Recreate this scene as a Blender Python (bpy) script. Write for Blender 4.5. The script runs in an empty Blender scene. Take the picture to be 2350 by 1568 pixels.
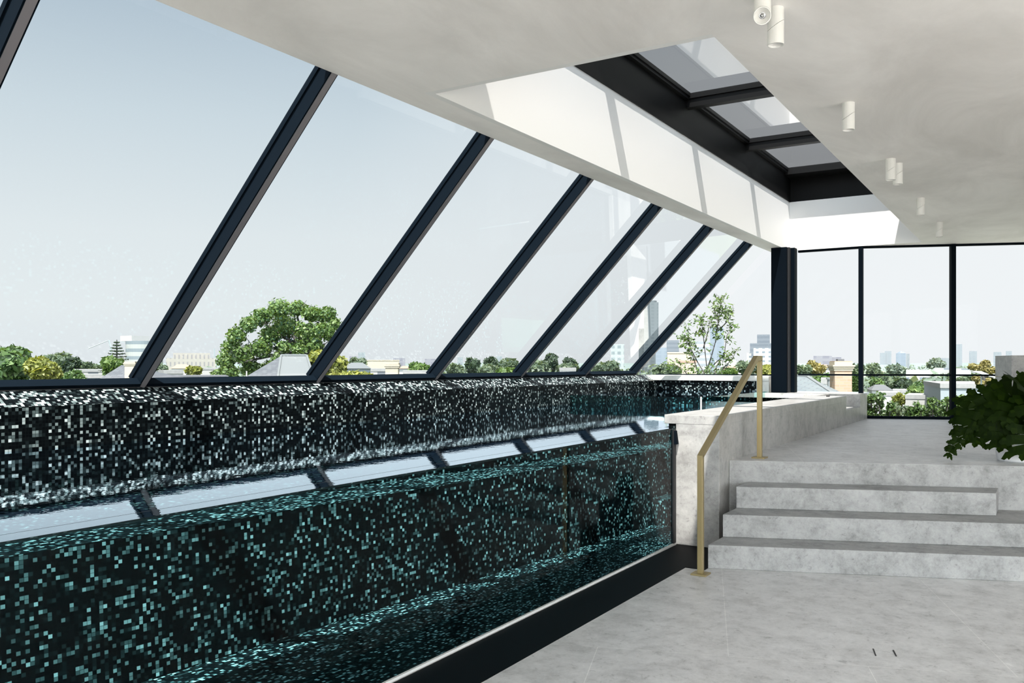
import bpy, bmesh, math, random
from mathutils import Vector, Matrix, noise
from math import sin, cos, pi, radians

sc = bpy.context.scene
COL = sc.collection

# ------------------------------------------------------------------ camera
F_PX, CXP, HY, EYE = 1990.0, 1175.0, 837.0, 1.47
TH = math.atan(1225.0 / F_PX)                     # camera is turned left of the pool's long axis (+Y)
cam_d = bpy.data.cameras.new('camera'); cam = bpy.data.objects.new('camera', cam_d); COL.objects.link(cam)
cam.location = (0, 0, EYE); cam.rotation_euler = (pi/2, 0, TH)
cam_d.sensor_width = 36.0; cam_d.lens = F_PX / 2350.0 * 36.0
cam_d.shift_y = (HY - 784.0) / 2350.0
cam_d.clip_end = 9000
sc.camera = cam
sc.view_settings.view_transform = 'Standard'; sc.view_settings.look = 'None'
sc.view_settings.exposure = 0.0; sc.view_settings.gamma = 1.0; sc.view_settings.use_curve_mapping = False
try:
    sc.cycles.use_denoising = True
    sc.cycles.max_bounces = 14; sc.cycles.diffuse_bounces = 5; sc.cycles.glossy_bounces = 6
    sc.cycles.transmission_bounces = 8; sc.cycles.transparent_max_bounces = 24
    sc.cycles.sample_clamp_indirect = 6.0; sc.cycles.caustics_reflective = False; sc.cycles.caustics_refractive = False
except Exception:
    pass

# ------------------------------------------------------------------ sky + sun
SUNV = Vector((0.19, -0.50, 1.0)).normalized()    # direction towards the sun
w = bpy.data.worlds.new('sky'); sc.world = w; w.use_nodes = True
nt = w.node_tree; nt.nodes.clear()
def N(nt, t, **k):
    n = nt.nodes.new(t)
    for a, b in k.items(): setattr(n, a, b)
    return n
def L(nt, a, b): nt.links.new(a, b)
tc = N(nt, 'ShaderNodeTexCoord'); sep = N(nt, 'ShaderNodeSeparateXYZ'); L(nt, tc.outputs['Generated'], sep.inputs[0])
cr = N(nt, 'ShaderNodeValToRGB'); L(nt, sep.outputs['Z'], cr.inputs[0])
e = cr.color_ramp.elements
e[0].position = 0.0; e[0].color = (0.82, 0.86, 0.89, 1)
e[1].position = 1.0; e[1].color = (0.22, 0.24, 0.26, 1)
for p, c in ((0.06, (0.86, 0.905, 0.92)), (0.14, (0.82, 0.875, 0.90)), (0.26, (0.66, 0.75, 0.81)), (0.36, (0.50, 0.60, 0.69)), (0.5, (0.36, 0.41, 0.46))):
    q = cr.color_ramp.elements.new(p); q.color = (*c, 1)
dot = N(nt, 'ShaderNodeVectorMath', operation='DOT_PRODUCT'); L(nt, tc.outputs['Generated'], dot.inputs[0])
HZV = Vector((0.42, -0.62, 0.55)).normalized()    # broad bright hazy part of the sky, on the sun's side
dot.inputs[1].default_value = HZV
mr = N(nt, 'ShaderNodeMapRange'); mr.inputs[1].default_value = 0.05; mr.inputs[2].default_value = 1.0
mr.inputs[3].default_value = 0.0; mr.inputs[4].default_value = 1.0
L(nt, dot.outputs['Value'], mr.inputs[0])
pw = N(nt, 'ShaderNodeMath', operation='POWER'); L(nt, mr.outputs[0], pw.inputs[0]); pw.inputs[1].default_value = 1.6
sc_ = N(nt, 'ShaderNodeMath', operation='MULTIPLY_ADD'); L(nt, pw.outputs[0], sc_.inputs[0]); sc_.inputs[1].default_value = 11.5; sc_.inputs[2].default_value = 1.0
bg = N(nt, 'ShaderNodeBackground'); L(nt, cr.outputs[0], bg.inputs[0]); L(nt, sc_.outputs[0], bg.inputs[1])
# whiter towards the city on the right (haze)
dot2 = N(nt, 'ShaderNodeVectorMath', operation='DOT_PRODUCT'); L(nt, tc.outputs['Generated'], dot2.inputs[0])
dot2.inputs[1].default_value = Vector((-0.1, 1.0, 0.0)).normalized()
mr2 = N(nt, 'ShaderNodeMapRange'); mr2.inputs[1].default_value = 0.78; mr2.inputs[2].default_value = 0.99
mr2.inputs[3].default_value = 0.0; mr2.inputs[4].default_value = 0.85; L(nt, dot2.outputs['Value'], mr2.inputs[0])
mx = N(nt, 'ShaderNodeMix', data_type='RGBA'); L(nt, mr2.outputs[0], mx.inputs[0]); L(nt, cr.outputs[0], mx.inputs[6])
mx.inputs[7].default_value = (0.90, 0.925, 0.945, 1); L(nt, mx.outputs[2], bg.inputs[0])
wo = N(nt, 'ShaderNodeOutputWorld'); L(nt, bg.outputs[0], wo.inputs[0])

sun_d = bpy.data.lights.new('sun', 'SUN'); sun = bpy.data.objects.new('sun', sun_d); COL.objects.link(sun)
sun_d.energy = 22.0; sun_d.angle = radians(0.6); sun_d.color = (1.0, 0.965, 0.91)
sun.rotation_euler = SUNV.to_track_quat('Z', 'Y').to_euler(); sun.location = (4, -8, 30)

# ------------------------------------------------------------------ materials
MATS = {}
def mat(name):
    m = bpy.data.materials.new(name); m.use_nodes = True; m.node_tree.nodes.clear(); MATS[name] = m
    out = N(m.node_tree, 'ShaderNodeOutputMaterial'); return m, m.node_tree, out
def pbr(name, col, rough=0.5, metal=0.0, spec=0.5, noise_amt=0.0, noise_scale=4.0, bump=0.0, bump_scale=30.0, trans=None):
    m, nt, out = mat(name)
    b = N(nt, 'ShaderNodeBsdfPrincipled'); b.inputs['Roughness'].default_value = rough; b.inputs['Metallic'].default_value = metal
    b.inputs['Specular IOR Level'].default_value = spec
    b.inputs['Base Color'].default_value = (*col, 1)
    if noise_amt or bump:
        tc = N(nt, 'ShaderNodeTexCoord')
    if noise_amt:
        n1 = N(nt, 'ShaderNodeTexNoise'); n1.inputs['Scale'].default_value = noise_scale; n1.inputs['Detail'].default_value = 6
        L(nt, tc.outputs['Object'], n1.inputs['Vector'])
        r = N(nt, 'ShaderNodeValToRGB'); L(nt, n1.outputs[0], r.inputs[0])
        r.color_ramp.elements[0].position = 0.3; r.color_ramp.elements[1].position = 0.7
        r.color_ramp.elements[0].color = (*[c*(1-noise_amt) for c in col], 1); r.color_ramp.elements[1].color = (*[min(1, c*(1+noise_amt)) for c in col], 1)
        L(nt, r.outputs[0], b.inputs['Base Color'])
    if bump:
        n2 = N(nt, 'ShaderNodeTexNoise'); n2.inputs['Scale'].default_value = bump_scale; L(nt, tc.outputs['Object'], n2.inputs['Vector'])
        bp = N(nt, 'ShaderNodeBump'); bp.inputs['Strength'].default_value = bump; bp.inputs['Distance'].default_value = 0.02
        L(nt, n2.outputs[0], bp.inputs['Height']); L(nt, bp.outputs[0], b.inputs['Normal'])
    L(nt, b.outputs[0], out.inputs[0]); return m

pbr('black_metal', (0.0022, 0.0045, 0.0075), 0.6, 0.0, 0.03)
pbr('grey_metal', (0.17, 0.16, 0.17), 0.45, 0.0, 0.3)
pbr('gasket', (0.004, 0.004, 0.005), 0.6)
pbr('skylight_black', (0.004, 0.004, 0.004), 0.5, 0.0, 0.15)
pbr('white_paint', (0.80, 0.79, 0.77), 0.5)
pbr('lamp_white', (0.74, 0.73, 0.70), 0.45)
pbr('chrome', (0.6, 0.6, 0.6), 0.12, 1.0)
pbr('white_trim', (0.7, 0.7, 0.68), 0.5)
pbr('pot_white', (0.85, 0.85, 0.85), 0.45)
pbr('roof_flat', (0.13, 0.13, 0.128), 0.8, noise_amt=.1)
pbr('roof_bounce', (0.35, 0.335, 0.32), 0.8, noise_amt=.05)
pbr('roof_bounce2', (0.40, 0.39, 0.37), 0.8, noise_amt=.05)
pbr('terrace', (0.80, 0.765, 0.72), 0.8, noise_amt=.05)  # pale deck out of view, added to throw sunlight up at the ceiling
pbr('soil', (0.02, 0.014, 0.01), 0.9, noise_amt=.5, noise_scale=60)
pbr('bark', (0.025, 0.022, 0.02), 0.9, noise_amt=.4, noise_scale=20)
pbr('stem', (0.025, 0.04, 0.012), 0.6)
pbr('slot', (0.02, 0.02, 0.02), 0.6)

# brushed brass
m, nt, out = mat('brass')
b = N(nt, 'ShaderNodeBsdfPrincipled'); b.inputs['Metallic'].default_value = 0.75; b.inputs['Roughness'].default_value = 0.42
b.inputs['Base Color'].default_value = (0.38, 0.30, 0.15, 1)
tc = N(nt, 'ShaderNodeTexCoord'); mp = N(nt, 'ShaderNodeMapping'); mp.inputs['Scale'].default_value = (180, 180, 4)
n1 = N(nt, 'ShaderNodeTexNoise'); n1.inputs['Scale'].default_value = 2.0
L(nt, tc.outputs['Object'], mp.inputs[0]); L(nt, mp.outputs[0], n1.inputs['Vector'])
bp = N(nt, 'ShaderNodeBump'); bp.inputs['Strength'].default_value = 0.15; bp.inputs['Distance'].default_value = 0.002
L(nt, n1.outputs[0], bp.inputs['Height']); L(nt, bp.outputs[0], b.inputs['Normal']); L(nt, b.outputs[0], out.inputs[0])

# trowelled plaster of the ceiling
m, nt, out = mat('plaster')
b = N(nt, 'ShaderNodeBsdfPrincipled'); b.inputs['Roughness'].default_value = 0.55; b.inputs['Specular IOR Level'].default_value = 0.3
tc = N(nt, 'ShaderNodeTexCoord'); mp = N(nt, 'ShaderNodeMapping'); mp.inputs['Scale'].default_value = (1.0, 0.45, 1.0); mp.inputs['Rotation'].default_value = (0, 0, 0.9)
L(nt, tc.outputs['Object'], mp.inputs[0])
n1 = N(nt, 'ShaderNodeTexNoise'); n1.inputs['Scale'].default_value = 1.3; n1.inputs['Detail'].default_value = 8; n1.inputs['Roughness'].default_value = 0.62; n1.inputs['Distortion'].default_value = 0.6
L(nt, mp.outputs[0], n1.inputs['Vector'])
r = N(nt, 'ShaderNodeValToRGB'); r.color_ramp.elements[0].position = 0.33; r.color_ramp.elements[0].color = (0.72, 0.69, 0.66, 1)
r.color_ramp.elements[1].position = 0.66; r.color_ramp.elements[1].color = (0.91, 0.88, 0.85, 1)
L(nt, n1.outputs[0], r.inputs[0]); L(nt, r.outputs[0], b.inputs['Base Color'])
bp = N(nt, 'ShaderNodeBump'); bp.inputs['Strength'].default_value = 0.3; bp.inputs['Distance'].default_value = 0.03
L(nt, n1.outputs[0], bp.inputs['Height']); L(nt, bp.outputs[0], b.inputs['Normal']); L(nt, b.outputs[0], out.inputs[0])

# fossil limestone
def stone(name, lo, mid, hi, rough, vein_scale=9.0, slab=None, warm=0):
    m, nt, out = mat(name)
    b = N(nt, 'ShaderNodeBsdfPrincipled'); b.inputs['Roughness'].default_value = rough; b.inputs['Specular IOR Level'].default_value = 0.45
    tc = N(nt, 'ShaderNodeTexCoord')
    n1 = N(nt, 'ShaderNodeTexNoise'); n1.inputs['Scale'].default_value = 4.6; n1.inputs['Detail'].default_value = 14; n1.inputs['Roughness'].default_value = 0.80; n1.inputs['Distortion'].default_value = 0.15
    L(nt, tc.outputs['Object'], n1.inputs['Vector'])
    r = N(nt, 'ShaderNodeValToRGB'); cr = r.color_ramp
    cr.elements[0].position = 0.36; cr.elements[0].color = (*lo, 1); cr.elements[1].position = 0.66; cr.elements[1].color = (*hi, 1)
    q = cr.elements.new(0.5); q.color = (*mid, 1); L(nt, n1.outputs[0], r.inputs[0])
    # small dark shells and pale flecks
    n2 = N(nt, 'ShaderNodeTexNoise'); n2.inputs['Scale'].default_value = vein_scale; n2.inputs['Detail'].default_value = 10; n2.inputs['Roughness'].default_value = 0.8; n2.inputs['Distortion'].default_value = 0.5
    L(nt, tc.outputs['Object'], n2.inputs['Vector'])
    r2 = N(nt, 'ShaderNodeValToRGB'); c2 = r2.color_ramp
    c2.elements[0].position = 0.33; c2.elements[0].color = (0.45, 0.45, 0.45, 1); c2.elements[1].position = 0.44; c2.elements[1].color = (0.93, 0.93, 0.93, 1)
    q = c2.elements.new(0.60); q.color = (1, 1, 1, 1); q = c2.elements.new(0.70); q.color = (1.18, 1.18, 1.17, 1); L(nt, n2.outputs[0], r2.inputs[0])
    mu = N(nt, 'ShaderNodeMix', data_type='RGBA', blend_type='MULTIPLY'); mu.inputs[0].default_value = 0.9
    L(nt, r.outputs[0], mu.inputs[6]); L(nt, r2.outputs[0], mu.inputs[7])
    last = mu.outputs[2]
    if slab:                                        # slab joints: (rotation, width, length, offset)
        mp = N(nt, 'ShaderNodeMapping'); mp.inputs['Rotation'].default_value = (0, 0, slab[0]); mp.inputs['Location'].default_value = (slab[3], slab[4], 0)
        L(nt, tc.outputs['Object'], mp.inputs[0])
        br = N(nt, 'ShaderNodeTexBrick'); L(nt, mp.outputs[0], br.inputs['Vector'])
        br.inputs['Scale'].default_value = 1.0; br.inputs['Mortar Size'].default_value = 0.0022; br.inputs['Mortar Smooth'].default_value = 0.4
        br.inputs['Brick Width'].default_value = slab[1]; br.inputs['Row Height'].default_value = slab[2]
        br.inputs['Color1'].default_value = (0.96, 0.96, 0.96, 1); br.inputs['Color2'].default_value = (1.03, 1.03, 1.03, 1); br.inputs['Mortar'].default_value = (1.25, 1.25, 1.23, 1)
        m2 = N(nt, 'ShaderNodeMix', data_type='RGBA', blend_type='MULTIPLY'); m2.inputs[0].default_value = 1.0
        L(nt, last, m2.inputs[6]); L(nt, br.outputs[0], m2.inputs[7]); last = m2.outputs[2]
    L(nt, last, b.inputs['Base Color'])
    bp = N(nt, 'ShaderNodeBump'); bp.inputs['Strength'].default_value = 0.05; bp.inputs['Distance'].default_value = 0.01
    L(nt, n2.outputs[0], bp.inputs['Height']); L(nt, bp.outputs[0], b.inputs['Normal']); L(nt, b.outputs[0], out.inputs[0])
    return m
FA = radians(20.8)                                   # the stairs, slabs and far window are turned against the pool
stone('stone_floor', (0.46, 0.455, 0.45), (0.60, 0.595, 0.59), (0.71, 0.705, 0.70), 0.42, 16.0, slab=(-radians(19), 1.32, 2.4, 0.55, 0.3))
stone('stone_steps', (0.19, 0.19, 0.186), (0.315, 0.315, 0.31), (0.40, 0.40, 0.39), 0.5, 30.0)
stone('stone_wall', (0.25, 0.245, 0.235), (0.37, 0.365, 0.35), (0.47, 0.46, 0.44), 0.38, 16.0)
stone('stone_cream', (0.52, 0.51, 0.47), (0.60, 0.59, 0.55), (0.66, 0.65, 0.60), 0.4, 4.0)

# mosaic of 20 mm glass tiles, coordinates are UVs in metres
def mosaic(name, gain=1.0, lit=0.0):
    m, nt, out = mat(name)
    uv = N(nt, 'ShaderNodeUVMap')
    s = N(nt, 'ShaderNodeVectorMath', operation='SCALE'); s.inputs['Scale'].default_value = 1/0.0205; L(nt, uv.outputs[0], s.inputs[0])
    fl = N(nt, 'ShaderNodeVectorMath', operation='FLOOR'); L(nt, s.outputs[0], fl.inputs[0])
    fr = N(nt, 'ShaderNodeVectorMath', operation='FRACTION'); L(nt, s.outputs[0], fr.inputs[0])
    wn = N(nt, 'ShaderNodeTexWhiteNoise', noise_dimensions='2D'); L(nt, fl.outputs[0], wn.inputs['Vector'])
    # runs of equal tiles along the rows / columns
    r = N(nt, 'ShaderNodeValToRGB'); cr = r.color_ramp; cr.interpolation = 'CONSTANT'
    g = gain
    stops = [(0.0, (0.001, 0.0015, 0.002)), (0.40, (0.002, 0.003, 0.0035)), (0.60, (0.006, 0.009, 0.010)), (0.70, (0.022*g, 0.032*g, 0.034*g)),
             (0.76, (0.09*g, 0.12*g, 0.122*g)), (0.85, (0.20*g, 0.25*g, 0.25*g)), (0.93, (0.40*g, 0.47*g, 0.47*g)), (0.98, (0.62*g, 0.70*g, 0.70*g))]
    stops = [(min(.995, max(0, p-lit*(p > 0)*(1 if lit > 0 else (1.0-p)*4 if p > .75 else 1))), c) for p, c in stops]
    cr.elements[0].position = 0; cr.elements[0].color = (*stops[0][1], 1); cr.elements[1].position = stops[-1][0]; cr.elements[1].color = (*[min(1, c) for c in stops[-1][1]], 1)
    for p, c in stops[1:-1]: q = cr.elements.new(p); q.color = (*[min(1, k) for k in c], 1)
    L(nt, wn.outputs['Value'], r.inputs[0])
    se = N(nt, 'ShaderNodeSeparateXYZ'); L(nt, fr.outputs[0], se.inputs[0])
    def edge(o):
        a = N(nt, 'ShaderNodeMath', operation='SUBTRACT'); L(nt, o, a.inputs[0]); a.inputs[1].default_value = 0.5
        ab = N(nt, 'ShaderNodeMath', operation='ABSOLUTE'); L(nt, a.outputs[0], ab.inputs[0])
        gt = N(nt, 'ShaderNodeMath', operation='GREATER_THAN'); L(nt, ab.outputs[0], gt.inputs[0]); gt.inputs[1].default_value = 0.455; return gt.outputs[0]
    mxm = N(nt, 'ShaderNodeMath', operation='MAXIMUM'); L(nt, edge(se.outputs[0]), mxm.inputs[0]); L(nt, edge(se.outputs[1]), mxm.inputs[1])
    mx = N(nt, 'ShaderNodeMix', data_type='RGBA'); L(nt, mxm.outputs[0], mx.inputs[0]); L(nt, r.outputs[0], mx.inputs[6]); mx.inputs[7].default_value = (0.004, 0.006, 0.0065, 1)
    b = N(nt, 'ShaderNodeBsdfPrincipled'); L(nt, mx.outputs[2], b.inputs['Base Color'])
    b.inputs['Roughness'].default_value = 0.28; b.inputs['Specular IOR Level'].default_value = 0.04
    # each tile sits at a slightly different tilt
    wc = N(nt, 'ShaderNodeVectorMath', operation='SUBTRACT'); L(nt, wn.outputs['Color'], wc.inputs[0]); wc.inputs[1].default_value = (0.5, 0.5, 0.5)
    ws = N(nt, 'ShaderNodeVectorMath', operation='SCALE'); L(nt, wc.outputs[0], ws.inputs[0]); ws.inputs['Scale'].default_value = 0.06
    ge = N(nt, 'ShaderNodeNewGeometry'); ad = N(nt, 'ShaderNodeVectorMath', operation='ADD'); L(nt, ge.outputs['Normal'], ad.inputs[0]); L(nt, ws.outputs[0], ad.inputs[1])
    nm = N(nt, 'ShaderNodeVectorMath', operation='NORMALIZE'); L(nt, ad.outputs[0], nm.inputs[0]); L(nt, nm.outputs[0], b.inputs['Normal'])
    L(nt, b.outputs[0], out.inputs[0]); return m
mosaic('mosaic', 0.72, -0.045)
mosaic('mosaic_sill', 0.45, 0.10)

# window glass: clear with fresnel reflection
def schlick(nt, f0, boost=1.0, normal=None):         # reflectance that is the same from both sides of a thin pane
    ge = N(nt, 'ShaderNodeNewGeometry'); d = N(nt, 'ShaderNodeVectorMath', operation='DOT_PRODUCT'); L(nt, ge.outputs['Incoming'], d.inputs[0]); L(nt, normal or ge.outputs['Normal'], d.inputs[1])
    a = N(nt, 'ShaderNodeMath', operation='ABSOLUTE'); L(nt, d.outputs['Value'], a.inputs[0])
    b = N(nt, 'ShaderNodeMath', operation='SUBTRACT', use_clamp=True); b.inputs[0].default_value = 1; L(nt, a.outputs[0], b.inputs[1])
    p = N(nt, 'ShaderNodeMath', operation='POWER'); L(nt, b.outputs[0], p.inputs[0]); p.inputs[1].default_value = 5
    m = N(nt, 'ShaderNodeMath', operation='MULTIPLY_ADD', use_clamp=True); L(nt, p.outputs[0], m.inputs[0]); m.inputs[1].default_value = boost*(1-f0); m.inputs[2].default_value = f0; return m
def glass(name, tint=(0.93, 0.955, 0.96), ior=0.03, boost=1.0, rough=0.0):
    m, nt, out = mat(name)
    t = N(nt, 'ShaderNodeBsdfTransparent'); t.inputs[0].default_value = (*tint, 1)
    g = N(nt, 'ShaderNodeBsdfGlossy'); g.inputs['Roughness'].default_value = rough; g.inputs['Color'].default_value = (1, 1, 1, 1)
    mu = schlick(nt, ior, boost)
    mx = N(nt, 'ShaderNodeMixShader'); L(nt, mu.outputs[0], mx.inputs[0]); L(nt, t.outputs[0], mx.inputs[1]); L(nt, g.outputs[0], mx.inputs[2])
    L(nt, mx.outputs[0], out.inputs[0]); return m
glass('glass'); glass('glass_clear', (0.97, 0.98, 0.98), 0.002, 0.15)
glass('glass_skylight', (0.56, 0.56, 0.565), 0.26, 1.0)
glass('glass_spa', (0.66, 0.86, 0.86), 0.03)

# pool water seen from above
m, nt, out = mat('water')
tc = N(nt, 'ShaderNodeTexCoord')
n1 = N(nt, 'ShaderNodeTexNoise'); n1.inputs['Scale'].default_value = 14.0; n1.inputs['Detail'].default_value = 3; n1.inputs['Roughness'].default_value = .5
n2 = N(nt, 'ShaderNodeTexNoise'); n2.inputs['Scale'].default_value = 38.0; n2.inputs['Detail'].default_value = 2
L(nt, tc.outputs['Object'], n1.inputs['Vector']); L(nt, tc.outputs['Object'], n2.inputs['Vector'])
ma = N(nt, 'ShaderNodeMath', operation='MULTIPLY_ADD'); L(nt, n2.outputs[0], ma.inputs[0]); ma.inputs[1].default_value = 0.08; L(nt, n1.outputs[0], ma.inputs[2])
bp = N(nt, 'ShaderNodeBump'); bp.inputs['Strength'].default_value = 0.10; bp.inputs['Distance'].default_value = 0.0025; L(nt, ma.outputs[0], bp.inputs['Height'])
t = N(nt, 'ShaderNodeBsdfTransparent'); t.inputs[0].default_value = (0.62, 0.88, 0.90, 1)
g = N(nt, 'ShaderNodeBsdfGlossy'); g.inputs['Roughness'].default_value = 0.0; g.inputs['Color'].default_value = (0.78, 0.90, 1, 1); L(nt, bp.outputs[0], g.inputs['Normal'])
fr = schlick(nt, 0.08, 1.7)
mx = N(nt, 'ShaderNodeMixShader'); L(nt, fr.outputs[0], mx.inputs[0]); L(nt, t.outputs[0], mx.inputs[1]); L(nt, g.outputs[0], mx.inputs[2]); L(nt, mx.outputs[0], out.inputs[0])

# acrylic pool wall: light bends into the water behind it
m, nt, out = mat('acrylic')
rf = N(nt, 'ShaderNodeBsdfRefraction'); rf.inputs['IOR'].default_value = 1.33; rf.inputs['Roughness'].default_value = 0.0; rf.inputs['Color'].default_value = (0.60, 0.93, 0.98, 1)
g = N(nt, 'ShaderNodeBsdfGlossy'); g.inputs['Roughness'].default_value = 0.0
fr = N(nt, 'ShaderNodeFresnel'); fr.inputs['IOR'].default_value = 1.2
mx = N(nt, 'ShaderNodeMixShader'); L(nt, fr.outputs[0], mx.inputs[0]); L(nt, rf.outputs[0], mx.inputs[1]); L(nt, g.outputs[0], mx.inputs[2]); L(nt, mx.outputs[0], out.inputs[0])

# drain grate: black slats
m, nt, out = mat('grate')
b = N(nt, 'ShaderNodeBsdfPrincipled'); b.inputs['Roughness'].default_value = 0.6; b.inputs['Specular IOR Level'].default_value = 0.08
tc = N(nt, 'ShaderNodeTexCoord'); wv = N(nt, 'ShaderNodeTexWave', bands_direction='X'); wv.inputs['Scale'].default_value = 32.0; L(nt, tc.outputs['Object'], wv.inputs['Vector'])
r = N(nt, 'ShaderNodeValToRGB'); r.color_ramp.elements[0].color = (0.001, 0.001, 0.001, 1); r.color_ramp.elements[1].color = (0.004, 0.004, 0.005, 1); L(nt, wv.outputs[0], r.inputs[0]); L(nt, r.outputs[0], b.inputs['Base Color'])
L(nt, b.outputs[0], out.inputs[0])

# foliage
def leafmat(name, c1, c2, c3, trans=0.35, rough=0.5, k=0.44):
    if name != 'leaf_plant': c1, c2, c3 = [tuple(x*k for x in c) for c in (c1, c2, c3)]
    m, nt, out = mat(name)
    ge = N(nt, 'ShaderNodeNewGeometry'); r = N(nt, 'ShaderNodeValToRGB'); cr = r.color_ramp
    cr.elements[0].position = 0; cr.elements[0].color = (*c1, 1); cr.elements[1].position = 1; cr.elements[1].color = (*c3, 1)
    q = cr.elements.new(0.5); q.color = (*c2, 1); L(nt, ge.outputs['Random Per Island'], r.inputs[0])
    b = N(nt, 'ShaderNodeBsdfPrincipled'); b.inputs['Roughness'].default_value = rough; b.inputs['Specular IOR Level'].default_value = 0.08 if name == 'leaf_plant' else 0.3; L(nt, r.outputs[0], b.inputs['Base Color'])
    tr = N(nt, 'ShaderNodeBsdfTranslucent'); hs = N(nt, 'ShaderNodeMix', data_type='RGBA', blend_type='MULTIPLY'); hs.inputs[0].default_value = 1
    L(nt, r.outputs[0], hs.inputs[6]); hs.inputs[7].default_value = (1.3, 1.25, 0.5, 1); L(nt, hs.outputs[2], tr.inputs[0])
    mx = N(nt, 'ShaderNodeMixShader'); mx.inputs[0].default_value = trans; L(nt, b.outputs[0], mx.inputs[1]); L(nt, tr.outputs[0], mx.inputs[2]); L(nt, mx.outputs[0], out.inputs[0])
leafmat('leaf_green', (0.035, 0.085, 0.025), (0.085, 0.17, 0.045), (0.17, 0.27, 0.08))
leafmat('leaf_bright', (0.05, 0.11, 0.02), (0.12, 0.22, 0.05), (0.26, 0.36, 0.12))
leafmat('leaf_yellow', (0.12, 0.15, 0.02), (0.25, 0.28, 0.05), (0.42, 0.42, 0.10))
leafmat('leaf_dark', (0.025, 0.05, 0.03), (0.06, 0.10, 0.055), (0.11, 0.17, 0.09))
leafmat('leaf_haze_tint', (0.16, 0.22, 0.18), (0.22, 0.29, 0.22), (0.29, 0.36, 0.27))  # distance haze painted in as paler leaf colour
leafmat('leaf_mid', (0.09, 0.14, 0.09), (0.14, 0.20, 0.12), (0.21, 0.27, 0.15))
leafmat('leaf_gold', (0.16, 0.14, 0.04), (0.30, 0.26, 0.08), (0.45, 0.38, 0.14))

leafmat('leaf_plant', (0.010, 0.024, 0.002), (0.014, 0.032, 0.003), (0.02, 0.042, 0.003), 0.6, 0.5)

# building facades: window pattern from UVs in metres
def facade(name, base, win, wx, wy, fx, fy, rough=0.6):
    base = tuple(x*.33 for x in base); win = tuple(x*.33 for x in win)
    m, nt, out = mat(name)
    uv = N(nt, 'ShaderNodeUVMap'); mp = N(nt, 'ShaderNodeMapping'); mp.inputs['Scale'].default_value = (1/wx, 1/wy, 1); L(nt, uv.outputs[0], mp.inputs[0])
    fr = N(nt, 'ShaderNodeVectorMath', operation='FRACTION'); L(nt, mp.outputs[0], fr.inputs[0]); se = N(nt, 'ShaderNodeSeparateXYZ'); L(nt, fr.outputs[0], se.inputs[0])
    a = N(nt, 'ShaderNodeMath', operation='LESS_THAN'); L(nt, se.outputs[0], a.inputs[0]); a.inputs[1].default_value = fx
    c = N(nt, 'ShaderNodeMath', operation='LESS_THAN'); L(nt, se.outputs[1], c.inputs[0]); c.inputs[1].default_value = fy
    mu = N(nt, 'ShaderNodeMath', operation='MULTIPLY'); L(nt, a.outputs[0], mu.inputs[0]); L(nt, c.outputs[0], mu.inputs[1])
    mx = N(nt, 'ShaderNodeMix', data_type='RGBA'); L(nt, mu.outputs[0], mx.inputs[0]); mx.inputs[6].default_value = (*base, 1); mx.inputs[7].default_value = (*win, 1)
    b = N(nt, 'ShaderNodeBsdfPrincipled'); b.inputs['Roughness'].default_value = rough; b.inputs['Specular IOR Level'].default_value = 0.2; L(nt, mx.outputs[2], b.inputs['Base Color']); L(nt, b.outputs[0], out.inputs[0]); return m
facade('fac_round', (0.50, 0.52, 0.50), (0.26, 0.31, 0.34), 50, 4.2, 1.1, 0.45)
facade('fac_civic', (0.50, 0.47, 0.42), (0.34, 0.33, 0.33), 3.2, 6.0, 0.35, 0.6)
facade('fac_tower_dark', (0.13, 0.155, 0.17), (0.10, 0.125, 0.14), 6, 3.5, 0.5, 0.6)
facade('fac_tower_grey', (0.22, 0.25, 0.29), (0.18, 0.21, 0.25), 30, 4.0, 1.1, 0.5)
facade('fac_tower_blue', (0.31, 0.37, 0.44), (0.28, 0.34, 0.41), 8, 4, .6, .7)
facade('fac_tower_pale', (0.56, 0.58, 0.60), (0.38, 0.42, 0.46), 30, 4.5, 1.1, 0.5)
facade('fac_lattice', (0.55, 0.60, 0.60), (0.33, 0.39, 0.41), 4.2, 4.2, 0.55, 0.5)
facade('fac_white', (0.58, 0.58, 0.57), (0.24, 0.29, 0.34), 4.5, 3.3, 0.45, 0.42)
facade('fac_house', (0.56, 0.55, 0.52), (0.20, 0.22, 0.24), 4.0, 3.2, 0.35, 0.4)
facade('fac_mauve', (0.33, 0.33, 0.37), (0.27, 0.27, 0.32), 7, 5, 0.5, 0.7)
facade('fac_far_haze', (0.33, 0.37, 0.395), (0.30, 0.34, 0.37), 8, 6, 0.5, 0.5)  # pale bluish colour stands in for haze over far towers
pbr('render_white', (0.24, 0.24, 0.235), 0.7, noise_amt=.05); pbr('render_grey', (0.12, 0.14, 0.15), 0.7)
pbr('cream_render', (0.22, 0.19, 0.145), 0.8, noise_amt=.08, noise_scale=2)
pbr('terracotta', (0.19, 0.12, 0.09), 0.8, noise_amt=.1); pbr('roof_metal', (0.085, 0.092, 0.094), 0.5)
pbr('roof_dark', (0.05, 0.053, 0.057), 0.8); pbr('crane_grey', (0.14, 0.16, 0.17), 0.6); pbr('awning_white', (0.2, 0.21, 0.21), 0.6)
pbr('hill', (0.14, 0.165, 0.16), 1.0, noise_amt=.15, noise_scale=.02); pbr('ground', (0.10, 0.125, 0.08), 1.0, noise_amt=.5, noise_scale=.05)
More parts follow.
